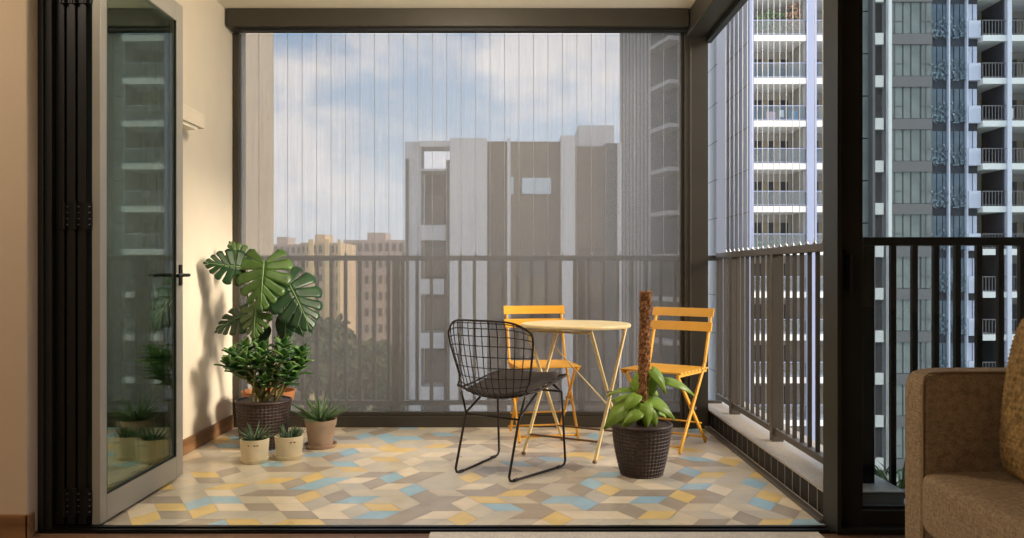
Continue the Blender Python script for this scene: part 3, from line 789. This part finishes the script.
# small pots
def small_pot(name, label, c, r0, r1, h, m, lip, saucer, group=None):
    t = thing(name, label, 'potted plant', c, 0, group)
    zb = .0
    if saucer:
        MB().lathe([(0, 0), (saucer*.86, 0), (saucer, .022), (saucer-.006, .022), (saucer*.84, .008), (0, .008)], 36, c).build('saucer', m, t, smooth='auto'); zb = .009
    cc = (c[0], c[1], zb)
    MB().lathe(pot_prof(r0, r1, h, lip), 40, cc).build('pot', m, t, smooth='auto')
    soil(t, cc, r1*.9, h*.87)
    return t, cc
sp1, c1 = small_pot('haworthia_plant', 'small spiky succulent in a cream pot, nearest the side wall', (-1.365, 4.29, 0), .066, .075, .115, M['creampot'], 0, .074)
sp2, c2 = small_pot('haworthia_plant', 'short stubby succulent in a cream pot with two brown marks', (-1.206, 4.37, 0), .066, .076, .115, M['creampot'], 0, .074)
sp3, c3 = small_pot('aloe_plant', 'larger aloe with spreading leaves in a tan clay pot on a saucer', (-1.105, 4.66, 0), .068, .087, .15, M['terracotta'], .005, .095)
for t, cc in ((sp1, c1), (sp2, c2)):
    m = MB()
    for a in (-1.25, -1.0) if t is sp2 else (-1.75, -1.35, -1.15):
        p = Vector((cc[0]+.0735*math.cos(a), cc[1]+.0735*math.sin(a), cc[2]+.09))
        m.bar(p, p+Vector((.010, .003, .0)), .005, .006)
    m.build('mark', M['creampot2'], t)
rnd = random.Random(9)
def rosette(t, c, z, rings, m, bend):
    mb = MB()
    for n, el, L, W in rings:
        for k in range(n):
            a = 2*PI*k/n+rnd.uniform(-.2, .2)+el*3; e = el+rnd.uniform(-.12, .12); l = L*rnd.uniform(.85, 1.12)
            d = (math.cos(a)*math.cos(e), math.sin(a)*math.cos(e), math.sin(e))
            spike(mb, (c[0]+.01*math.cos(a), c[1]+.01*math.sin(a), z), d, l, W, bend)
    mb.build('foliage', m, t, smooth='auto')
rosette(sp1, c1, c1[2]+.098, ((9, .45, .12, .017), (8, .8, .13, .016), (6, 1.15, .135, .015)), M['aloe2'], .12)
mb = MB()
for k in range(34):
    a = rnd.uniform(0, 2*PI); r = .05*math.sqrt(rnd.random()); e = rnd.uniform(.95, 1.4)
    spike(mb, (c2[0]+r*math.cos(a), c2[1]+r*math.sin(a), c2[2]+.098), (math.cos(a)*math.cos(e), math.sin(a)*math.cos(e), math.sin(e)), rnd.uniform(.055, .085), .014, .05)
mb.build('foliage', M['aloe2'], sp2, smooth='auto')
rosette(sp3, c3, c3[2]+.128, ((8, .45, .20, .028), (8, .75, .21, .028), (7, 1.05, .21, .026), (3, 1.35, .17, .022)), M['aloe'], .10)

# coir-pole pothos
pp = thing('pothos_plant', 'green pothos climbing a brown coir pole in a dark wicker pot', 'potted plant', (.632, 4.04, 0))
pc = (.632, 4.04, 0)
wicker_pot(pp, pc, .100, .142, .245, 42, 28)
soil(pp, pc, .132, .205)
rnd = random.Random(21)
pole = MB(); P = []
npole = 70
def pc_at(z): return Vector((pc[0]+.003+.018*(z-.2)/.7, pc[1]+.0, z))
vs = []; fs = []; nn = 22
for i in range(npole+1):
    z = .19+(.905-.19)*i/npole; c = pc_at(z); r = .026+.002*math.sin(z*23)
    for j in range(nn):
        t = 2*PI*j/nn; rr = r+rnd.uniform(-.004, .0055); vs.append((c.x+rr*math.cos(t), c.y+rr*math.sin(t), z+rnd.uniform(-.003, .003)))
for i in range(npole):
    for j in range(nn): fs.append((i*nn+j, i*nn+(j+1) % nn, (i+1)*nn+(j+1) % nn, (i+1)*nn+j))
fs.append(tuple(npole*nn+j for j in range(nn)))
pole.add(vs, fs)
for k in range(260):
    z = rnd.uniform(.22, .905); a = rnd.uniform(0, 2*PI); c = pc_at(z); d = Vector((math.cos(a), math.sin(a), rnd.uniform(-.6, .9)))
    p = c+Vector((math.cos(a), math.sin(a), 0))*.026; pole.tube([p, p+d*.006, p+d*.012+Vector((0, 0, .004))], [.0012, .001, .0005], 4)
pole.build('coir_pole', M['moss'], pp)
pl = [  # px, py, depth of leaf base, tip dir, normal, length, width
    (634, 392, 4.05, (.10, .1, .95), (-.75, -.6, .1), .135, .075),
    (648, 374, 4.06, (.25, -.35, -.75), (.2, -.75, .5), .11, .095),
    (652, 369, 4.04, (.62, -.25, -.70), (.45, -.75, .45), .135, .075),
    (667, 380, 4.06, (.93, .05, -.25), (-.05, -.55, .85), .165, .070),
    (631, 389, 4.05, (-.97, -.1, -.03), (-.05, -.45, .9), .125, .045),
    (633, 402, 4.02, (-.80, -.25, -.40), (-.25, -.6, .75), .185, .125),
    (640, 411, 3.95, (-.75, -.4, -.30), (-.1, -.7, .7), .10, .07),
    (648, 397, 4.03, (.75, -.20, -.35), (.2, -.55, .8), .165, .095),
    (650, 402, 4.0, (.35, -.3, -.85), (.45, -.8, .3), .125, .085),
    (637, 394, 4.0, (-.50, -.45, -.35), (-.2, -.7, .7), .105, .075),
    (646, 386, 4.10, (.45, .3, -.15), (.1, -.6, .7), .12, .09),
    (631, 398, 4.14, (-.6, .4, .05), (-.2, -.4, .8), .12, .085),
    (652, 408, 4.14, (.7, .4, -.2), (.1, -.4, .8), .12, .08),
    (634, 406, 3.99, (-.55, -.35, -.65), (-.3, -.75, .5), .13, .10),
    (645, 404, 3.97, (.10, -.35, -.80), (.1, -.85, .3), .11, .08),
    (642, 398, 4.13, (.1, .5, .35), (0, -.6, .6), .12, .09),
]
for px, py, d, tp, nr, L, W in pl:
    b = at(px, py, d); m = MB()
    t, r, n = frame(tp, nr)
    def fn(a, bb):
        x = a*2-1; w_ = W*.5*(math.sin(PI*min(1, (bb*.93+.07)**.62))**.85) if bb < .999 else 0
        back = -.12*L*abs(x)*(1-bb)**3
        return b+t*(L*bb+back)+r*(x*w_)+n*(-.14*W*abs(x)**1.3+.10*L*math.sin(PI*bb)*.6-.30*L*bb*bb)
    m.grid(fn, 8, 9)
    o = m.build('leaf', M['pothos'], pp, smooth=True, solid=.0012)
    z0 = max(.215, b.z-.13); p0 = pc_at(z0)+Vector((.018*(1 if tp[0] > 0 else -1), -.02, 0)); 
    mid = p0.lerp(b, .5)+Vector((0, -.01, .035))
    MB().tube([p0, mid, b, b+t*L*.02], [.003, .0028, .0022, .002], 6).build('stalk', M['pothos'], o if False else pp, smooth=True)

# spiky leaves built outside the window for a reflection in its glass
op = thing('reflected_aloe', 'low spiky green leaves outside the window, standing in for an aloe reflection in its glass', 'plant', (1.68, 3.62, -.1))
struct(B(1.56, 3.4, 3.56, 4.2, -.25, -.06).build('trim_6', M['granite']), 'ledge under the spiky leaves beyond the window railing', 'ledge')
mb = MB(); rnd = random.Random(4)
for k in range(46):
    a = rnd.uniform(0, 2*PI); e = rnd.uniform(.5, 1.35)
    spike(mb, (1.66+rnd.uniform(-.08, .14), 3.68+rnd.uniform(-.05, .12), -.05), (math.cos(a)*math.cos(e), math.sin(a)*math.cos(e), math.sin(e)), rnd.uniform(.22, .36), .018, .35)
mb.build('foliage', M['aloe'], op, smooth='auto')
MB().lathe([(0, -.06), (.10, -.06), (.12, -.03), (.0, -.03)], 20, (1.68, 3.70, 0)).build('soil', M['soil'], op)

# ------------------------------------------------------------ sofa, cushion, rug
def rbox(m, x0, x1, y0, y1, z0, z1, p=6, n=14, bulge=0.0):
    """soft box: superellipsoid with rounded edges"""
    c = Vector(((x0+x1)/2, (y0+y1)/2, (z0+z1)/2)); h = Vector(((x1-x0)/2, (y1-y0)/2, (z1-z0)/2))
    for ax in range(3):
        for s in (1, -1):
            def fn(a, b):
                q = [0, 0, 0]; q[ax] = s; q[(ax+1) % 3] = (2*a-1)*s; q[(ax+2) % 3] = 2*b-1
                l = sum(abs(k)**p for k in q)**(1/p)
                l = max(1.0, l)
                bl = 1+bulge*(1-q[0]**2)*(1-q[1]**2) if ax == 2 else 1
                return c+Vector((h.x*q[0]/l, h.y*q[1]/l, h.z*q[2]/l*bl))
            m.grid(fn, n, n)
    return m
so = thing('sofa', 'brown woven fabric sofa by the window', 'sofa', (1.7, 1.6, 0))
ar = rbox(MB(), 1.222, 2.25, 2.44, 2.56, .09, .702, 16, 24).build('arm', M['sofa'], so, smooth=True)
e = 1.226
MB().tube([(1.236, 2.4425, .10), (1.226, 2.4425, .14), (1.226, 2.4425, .66), (1.230, 2.4425, .685), (1.245, 2.4425, .697), (1.30, 2.4425, .700), (2.2, 2.4425, .700)], .0032, 6).build('seam', M['piping'], ar, smooth=True)
rbox(MB(), 1.203, 1.78, .90, 2.49, .215, .408, 10, 30, .04).build('seat_cushion', M['sofa'], so, smooth=True)
B(1.26, 2.2, .78, 2.44, .07, .215).build('base', M['sofa'], so, bevel=.012)
rbox(MB(), 2.0, 2.26, .78, 2.44, .20, .78, 14, 14).build('backrest', M['sofa'], so, smooth=True)
rbox(MB(), 1.575, 2.02, .92, 2.42, .39, .80, 7, 14).build('back_cushion', M['sofa'], so, smooth=True)
rbox(MB(), 1.222, 2.25, .66, .78, .09, .702, 16, 14).build('arm', M['sofa'], so, smooth=True)
for x in (1.30, 2.18):
    for y in (.72, 2.50): MB().lathe([(.018, 0), (.024, .09), (0, .09)], 16, (x, y, 0)).build('leg', M['jamb'], so, smooth='auto')
# knitted cushion leaning on the back cushion
def knit_cushion():
    n = 44; m = MB()
    R = Matrix.Rotation(math.radians(-16), 3, 'Y') @ Matrix.Identity(3)
    c = Vector((1.478, 2.19, .645))
    def fn(a, b, s):
        x = 2*a-1; z = 2*b-1
        pin = 1-.07*(abs(x*z))**1.0+.0
        th = .075*(max(0, (1-abs(x)**3.2)*(1-abs(z)**3.2)))**.45
        bump = .0045*math.sin(b*PI*36)*math.sin(a*PI*36) * (1 if th > .01 else 0)
        p = Vector((s*(th+bump), x*.22*(1-.06*z*z), z*.245*(1-.06*x*x)))
        # lean: top goes to +x
        return c+Vector((p.x*math.cos(.13)+p.z*math.sin(.13), p.y, -p.x*math.sin(.13)+p.z*math.cos(.13)))
    m.grid(lambda a, b: fn(1-a, b, -1), 72, 72); m.grid(lambda a, b: fn(a, b, 1), 40, 40)
    o = m.build('knitted_cushion', M['knit'], smooth=True)
    tag(o, 'ochre chunky-knit cushion leaning on the sofa', 'cushion')
knit_cushion()
rug = B(-.32, 1.16, .4, 3.108, .0, .010).build('area_rug', M['rug'], bevel=.004)
tag(rug, 'pale rug on the wood floor at the balcony threshold', 'rug')

# ------------------------------------------------------------ outdoors
G = -24.0
struct(B(-400, 400, 8, 600, G-1, G).build('floor', M['ground']), 'green ground far below the balcony', 'ground')
pier = MB().prism([(-2.9, 6.5), (-1.915, 6.5), (-2.35, 7.6), (-2.9, 7.6)], G, 14).build('building_pier', M['pier'], bevel=.01)
tag(pier, 'beige rendered pier of the same building just outside the mesh screen', 'building')

# --- apartment tower with white balcony slabs
def X57(px): return (px-514)*57/815
tw = thing('apartment_tower', 'tall pale tower with white-edged balconies beside the open side of the balcony', 'building', (25, 62, G))
YT = 57.0; PIT = 2.98; ZS = 2.4; KS = range(-7, 7); ZB, ZT = -21.0, 23.5
def shell():
    B(X57(752)-.2, X57(1130), YT+2.6, YT+14, G, ZT).build('wall', M['twr_in'], tw)
    # side face: outer strip, then fluted return, both lightened in colour against their shade
    m = MB()
    x = X57(752)
    m.prism([(x-.25, YT-.15), (x+.0, YT-.15), (x+.0, YT+11), (x-.25, YT+11)], G, ZT)
    for k in range(2): m.box(x-.29, x-.25, YT+1.4+k*2.2, YT+1.6+k*2.2, G, ZT)
    m.build('side_wall', M['twr_blue_lift'], tw)
    B(x-.26, x+.04, YT-.3, YT-.1, G, ZT).build('pillar', M['twr_blue'], tw)
    m = MB(); m.box(x-.95, x-.25, YT+6.2, YT+13, G, ZT)
    m.build('side_wall', M['twr_side_lift'], tw)
    m = MB()
    for k in KS:
        z = ZS+k*PIT-.2; m.box(x-.27, x-.2, YT-.21, YT+6.2, z-.025, z+.025); m.box(x-.96, x-.9, YT+6.1, YT+13, z-.025, z+.025)
    m.build('joint_lines', M['twr_in'], tw)
    for a, b, mt in ((805, 815, 'twr_blue'), (870.5, 873, 'twr_grey'), (1004.5, 1009, 'twr_side'), (1056, 1062, 'twr_side')):
        B(X57(a), X57(b), YT-.35, YT+2.6, G, ZT).build('pillar', M[mt], tw)
    B(X57(884.6), X57(888), YT-.6, YT-.2, G, ZT).build('downpipe', M['twr_white'], tw)
shell()
bays = [(752.5, 805), (815, 858), (981, 1004.5), (1009, 1056), (1062, 1130)]
protos = {}
def child_copy(o, dz):
    c = o.copy(); C.objects.link(c); c.parent = o.parent; c.location.z = o.location.z+dz
    for ch in o.children:
        d = ch.copy(); C.objects.link(d); d.parent = c
    return c
rnd = random.Random(2)
for bi, (a, b) in enumerate(bays):
    x0, x1 = X57(a), X57(b)
    z = ZS
    sl_ = B(x0, x1, YT-.25, YT+2.6, z-.21, z+.21).build('balcony_slab', M['twr_white'], tw)
    rl = MB()
    rl.box(x0, x1, YT-.2, YT-.14, z+1.22, z+1.28)
    rl.box(x0, x1, YT-.2, YT-.14, z+.28, z+.32)
    n = int((x1-x0)/.22)
    if bi >= 2:
        for k in range(n): rl.box(x0+k*.22, x0+k*.22+.04, YT-.19, YT-.15, z+.2, z+1.25)
    rl = rl.build('balcony_rail', M['twr_blue'] if bi < 2 else M['twr_grey'], tw)
    if bi < 2: B(x0, x1, YT-.18, YT-.16, z+.25, z+1.2).build('pane', M['twr_glass'], rl)
    wn = MB()
    wn.box(x0+.3, x1-.35, YT+2.5, YT+2.62, z+.3, z+2.2)
    wn = wn.build('balcony_door', M['twr_dark'], tw)
    cu = MB()
    for k in range(3):
        xx = x0+.4+k*(x1-x0-.8)/3; cu.box(xx, xx+.45, YT+2.42, YT+2.5, z+.3, z+2.2)
    cu.build('curtain', M['curtain'], wn)
    for k in KS:
        if k == 0: continue
        for o in (sl_, rl, wn): child_copy(o, k*PIT)
    B(x1-.12, x1, YT, YT+2.6, ZB, ZT).build('side_screen', M['twr_in' if bi < 2 else 'twr_dark'], tw)
# facade between the fins: bands and windows
x0, x1 = X57(888), X57(933)
B(x0-.8, x1+.1, YT+.3, YT+2.6, G, ZT).build('wall', M['twr_grey'], tw)
wp = []
for (a, b, mt) in ((889, 903.5, 'twr_pane'), (905, 911.5, 'twr_pane'), (913, 921, 'twr_pane'), (923, 932.5, 'twr_pane')):
    m = MB(); m.box(X57(a), X57(b), YT+.22, YT+.30, ZS+.45, ZS+2.68)
    wp.append(m.build('window', M[mt], tw))
    if b-a > 9:
        MB().box(X57(a), X57(b), YT+.17, YT+.22, ZS+1.28, ZS+1.34).box(X57((a+b)/2)-.03, X57((a+b)/2)+.03, YT+.17, YT+.22, ZS+.45, ZS+2.68).build('mullion', M['twr_grey'], wp[-1])
sp = B(x0, x1, YT+.1, YT+.3, ZS-.34, ZS+.40).build('spandrel', M['twr_grey'], tw); wp.append(sp)
# narrow strip with white panels
B(X57(873), X57(884.6), YT+.4, YT+2.6, G, ZT).build('wall', M['twr_in'], tw)
wp.append(B(X57(873.5), X57(884.3), YT+.1, YT+.4, ZS-.35, ZS+.45).build('white_panel', M['twr_white'], tw))
wp.append(B(X57(874), X57(884), YT+.3, YT+.42, ZS+.5, ZS+2.55).build('window', M['twr_pane2'], tw))
wp.append(B(X57(858), X57(870.5), YT+.35, YT+.6, ZS-.9, ZS+2.0).build('window', M['twr_pane'], tw))
# blue glazed bay, with leaf shapes drawn for the reflections in its panes
B(X57(933), X57(981), YT+.45, YT+2.6, G, ZT).build('wall', M['twr_dark'], tw)
for a, b in ((934, 939), (940, 945), (946, 949.5), (951.5, 956), (957, 962), (963, 967.5), (970, 975), (976, 980)):
    wp.append(B(X57(a), X57(b), YT+.38, YT+.46, ZS+.3, ZS+2.55).build('window', M['twr_pane2' if a < 969 else 'twr_side'], tw))
wp.append(B(X57(969), X57(981), YT+.0, YT+.4, ZS+.1, ZS+1.3).build('parapet', M['twr_side'], tw))
for px in (950.3, 968.4): B(X57(px)-.05, X57(px)+.05, YT+.1, YT+.4, G, ZT).build('downpipe', M['twr_side'], tw)
gs = MB(); rg = random.Random(8)
for (a, b) in ((934, 949), (952, 968)):
    for q in range(46):
        c = Vector((X57(a)+rg.random()*(X57(b)-X57(a)), YT+.2+rg.random()*.15, ZS+.1+rg.random()**1.5*1.4)); an = rg.uniform(0, PI)
        oval(gs, c, (math.cos(an), -.3, math.sin(an)), (.2, -1, .3), rg.uniform(.18, .34), .1, .1, .1, 0, 3)
wp.append(gs.build('reflection_leaves', mat('pane_reflection_leaves', (116, 134, 142), .35, noise=(3, .4)), tw))  # leaf shapes imitate reflections in the bay's glass
for o in wp:
    for k in KS:
        if k: child_copy(o, k*PIT)

# things on the tower's balconies
def cloth(px0, px1, py0, py1, m, label, nm='towel'):
    x0, x1 = X57(px0), X57(px1); z0, z1 = 1+(272-py1)*57/815, 1+(272-py0)*57/815
    mb = MB()
    mb.grid(lambda a, b: Vector((x0+(x1-x0)*a, YT+.45+.06*math.sin(a*9), z0+(z1-z0)*b)), 10, 4)
    tag(mb.build(nm, m, smooth=True, solid=.03), label, 'laundry')
cloth(768.5, 777.5, 110.5, 120, M['pink'], 'pale pink towel hung on a balcony of the pale tower')
cloth(782, 786, 109, 116, M['white'], 'small white cloth hung beside the pink towel on the tower')
cloth(794, 799.5, 110, 120, M['blue'], 'light blue towel hung on the same tower balcony')
cloth(1012, 1018, 107, 118, M['white'], 'white shirt hung on a tower balcony above the sofa', 'shirt')
def leafy(name, label, c, r, n, m, ll=.3, seed=1):
    rg = random.Random(seed); t = thing(name, label, 'plant', (c[0], c[1], c[2]-r[2]))
    MB().tube([(c[0], c[1], c[2]-r[2]), (c[0], c[1], c[2])], .06, 6).build('stem', M['trunk'], t)
    mb = MB()
    for k in range(n):
        while 1:
            p = Vector((rg.uniform(-1, 1), rg.uniform(-1, 1), rg.uniform(-1, 1)))
            if p.length < 1: break
        q = Vector((c[0]+p.x*r[0], c[1]+p.y*r[1], c[2]+p.z*r[2])); an = rg.uniform(0, 2*PI)
        oval(mb, q, (math.cos(an), rg.uniform(-1, 0), math.sin(an)), (rg.uniform(-.4, .4), -1, .5), ll*rg.uniform(.7, 1.3), ll*.45, .1, .2, 0, 3)
    mb.build('foliage', m, t, smooth=True); return t
zt = ZS+5*PIT+.21
leafy('balcony_plant', 'green bush on the topmost visible balcony of the pale tower', (X57(778), YT+.5, zt+1.0), (1.5, .35, 1.0), 120, M['aloe'], .32, 3)
leafy('balcony_plant', 'reddish flowering bush beside the green one on the tower balcony', (X57(795), YT+.5, zt+1.25), (.55, .35, 1.25), 90, M['flower'], .28, 4)
leafy('balcony_plant', 'low grey-green plants at the wall end of the same tower balcony', (X57(760), YT+.5, zt+.5), (.6, .35, .6), 60, M['aloe2'], .28, 5)
leafy('balcony_plant', 'green shrub on the lowest tower balcony seen above the side railing', (X57(770), YT+.5, ZS-.0+.55), (1.2, .35, .45), 80, M['aloe'], .28, 6)

# --- dark tower behind the corner post
dt = thing('apartment_tower', 'dark grey tower seen through the mesh screen near its corner post', 'building', (11, 60, G))
A_, B_, C_ = (8.6, 66), (10.45, 60.5), (12.4, 53.5)
MB().prism([A_, B_, C_, (13.7, 59.5), (13.7, 66)], G, 27).build('wall', M['bt'], dt)
fl = MB()
for k in range(9):
    a = Vector((*A_, 0)).lerp(Vector((*B_, 0)), (k+.3)/9.5); fl.prism([(a.x-.1, a.y-.15), (a.x+.06, a.y-.15), (a.x+.06, a.y+.2), (a.x-.1, a.y+.2)], G, 27.3)
fl.build('fins', M['bt2'], dt)
sl0 = None
for k in range(-7, 9):
    z = 2.1+k*3.0
    m = MB(); a = Vector((*B_, z)); b = Vector((*C_, z)); nrm = Vector((-.96, -.27, 0))
    if sl0 is None:
        d0 = a.lerp(b, .18); e0 = a.lerp(b, .62)
        m.prism([(d0+nrm*1.1).xy, (e0+nrm*1.1).xy, e0.xy, d0.xy][::-1], z-.14, z+.14); sl0 = m.build('balcony_slab', M['bt2'], dt); z0_ = z
        m = MB(); m.prism([(d0+nrm*.06).xy, (e0+nrm*.06).xy, e0.xy, d0.xy][::-1], z+.3, z+2.3); wn0 = m.build('window', M['mid_dark'], dt)
    else:
        for o in (sl0, wn0):
            c = o.copy(); C.objects.link(c); c.parent = dt; c.location.z = z-z0_

# --- grey block in the middle
def X45(px): return (px-514)*45/815
def Z45(py): return 1+(272-py)*45/815
mbk = thing('apartment_block', 'flat-topped grey apartment block seen through the middle of the mesh screen', 'building', (0, 50, G))
YM = 45.0
def mbx(n, a, b, t, m, y0=YM, y1=YM+10, z0=G): return B(X45(a), X45(b), y0, y1, z0, Z45(t)).build(n, M[m], mbk)
mbx('wall', 404, 420, 140.5, 'mid_light', YM+.4, YM+2.0)
mbx('wall', 450, 487, 138.5, 'mid_light', YM-.2)
mbx('wall', 487, 508, 140.5, 'mid_brown', YM+.3)
mbx('pillar', 507.3, 510.6, 139, 'mid_light', YM-.2, YM+1)
mbx('wall', 510.6, 561, 141.5, 'mid_brown', YM)
B(X45(538), X45(561), YM+1, YM+6, Z45(141.5), Z45(139)).build('roof_parapet', M['mid_brown'], mbk)
mbx('wall', 560.5, 575, 136, 'mid_light', YM-.2)
mbx('wall', 574, 607, 145, 'mid_brown', YM+.5)
mbx('wall', 583, 621, 115.5, 'mid_light', YM+3)
mbx('wall', 606, 618, 142, 'mid_dark', YM+.4)
mbx('pillar', 618, 622, 142, 'mid_light', YM+.2)
# recess with open roof frame and balconies at 420-450
B(X45(420), X45(450), YM+2.2, YM+10, G, Z45(168.5)).build('wall', M['mid_dark'], mbk)
B(X45(419), X45(451), YM+.2, YM+2, Z45(146), Z45(140.2)).build('roof_beam', M['mid_light'], mbk)
B(X45(405), X45(408), YM+.3, YM+.42, G, Z45(158)).build('window', M['mid_dark'], mbk)
B(X45(419.5), X45(450), YM+.3, YM+2.2, Z45(170), Z45(168)).build('balcony_slab', M['mid_light'], mbk)
s0 = None
for k in range(7):
    z = Z45(231)-k*3.0
    if s0 is None:
        s0 = B(X45(420), X45(446), YM+.2, YM+2.2, z-.5, z+.35).build('balcony_slab', M['mid_light'], mbk); zz0 = z
        s1 = B(X45(422), X45(440), YM+2.1, YM+2.22, z+.5, z+2.2).build('window', M['low_w'], mbk)
    else:
        for o in (s0, s1):
            c = o.copy(); C.objects.link(c); c.parent = mbk; c.location.z = z-zz0
B(X45(446), X45(450), YM, YM+2.3, G, Z45(160)).build('pillar', M['mid_dark'], mbk)
w0 = B(X45(522), X45(551), YM-.06, YM+.02, Z45(194), Z45(178)).build('window', M['mid_glass'], mbk)
MB().box(X45(536), X45(536.8), YM-.09, YM-.06, Z45(194), Z45(178)).build('mullion', M['mid_light'], w0)
B(X45(511), X45(513.5), YM-.06, YM+.02, Z45(194), Z45(177)).build('window', M['mid_glass'], mbk)
for k in range(1, 6):
    for a, b in ((514, 558), (489, 505), (577, 603)):
        z = Z45(194)-k*3.0
        B(X45(a), X45(b), YM-.03 if a == 514 else YM+.26, YM+.6, z, z+.06).build('joint_lines', M['mid_dark'], mbk)
    for a, b in ((522, 551), (490, 504), (580, 600)):
        if k >= 1:
            z = Z45(194)-k*3.0-1.6; B(X45(a), X45(b), YM-.04 if a == 522 else YM+.27, YM+.6, z, z+.9).build('window', M['mid_dark'], mbk)

# --- low blocks and trees far below
def low_block(label, x0, x1, Y, zt, m, nf, nb, grp='low housing blocks far behind the trees', bal=None, stripe=None):
    t = thing('housing_block', label, 'building', ((x0+x1)/2, Y, G), 0)
    B(x0, x1, Y, Y+14, G, zt).build('wall', M[m], t)
    n = 4
    B(x0+(x1-x0)*.3, x0+(x1-x0)*.55, Y+2, Y+9, zt, zt+1.6).build('roof_house', M[m], t)
    fw = (x1-x0)/nb; fh = (zt-G-1.5)/nf
    f = None
    for i in range(nb):
        for j in range(nf):
            if f is None:
                f = B(x0+fw*.22, x0+fw*.78, Y-.1, Y+.05, G+1.5+fh*.3, G+1.5+fh*.8).build('window', M['low_w'], t)
            else:
                c = f.copy(); C.objects.link(c); c.parent = t; c.location = (i*fw, 0, j*fh)
    if stripe:
        for a, b in stripe: B(x0+(x1-x0)*a, x0+(x1-x0)*b, Y-.5, Y+.1, G, zt+.6).build('stair_tower', M['low_y'], t)
    return t
def XD(px, d): return (px-514)*d/815
low_block('low pinkish housing block far off beside the beige pier', XD(262, 170), XD(302, 170), 170, 6.8, 'low_b', 11, 7)
low_block('warm sunlit housing block with yellow stair towers in the distance', XD(300, 150), XD(341, 150), 150, 6.4, 'low_a', 11, 7, stripe=((.22, .34), (.62, .72), (.93, 1.0)))
low_block('long pale housing block in the distance left of the grey block', XD(343, 168), XD(418, 168), 168, 7.6, 'low_b', 9, 11)
def tree(px, d, ztop, r, label, seed):
    rg = random.Random(seed); x = XD(px, d)
    t = thing('tree', label, 'tree', (x, d, G), 0, 'trees far below the balcony')
    MB().tube([(x, d, G), (x+.2, d, ztop-r)], [.45, .25], 8).build('trunk', M['trunk'], t, smooth=True)
    m = MB()
    for k in range(520):
        while 1:
            p = Vector((rg.uniform(-1, 1), rg.uniform(-1, 1), rg.uniform(-1, 1)))
            if .3 < p.length < 1: break
        q = Vector((x+p.x*r, d+p.y*r, ztop-r*1.1+p.z*r*1.1)); an = rg.uniform(0, 2*PI)
        oval(m, q, (math.cos(an), rg.uniform(-.8, .2), math.sin(an)), (rg.uniform(-.5, .5), -.7, .7), r*.36, r*.24, .1, .2, 0, 3)
    m.build('foliage', M['tree'], t, smooth=True)
for i, (px, d, zt, r) in enumerate([(258, 104, -7, 3.6), (286, 126, -5, 4.4), (306, 106, -6.5, 3.6), (330, 128, -6.5, 4.2), (352, 108, -9.5, 3.4), (376, 130, -10, 4.2), (398, 108, -11, 3.5)]):
    tree(px, d, zt, r, 'leafy green treetop among the trees far below, through the railing', 30+i)
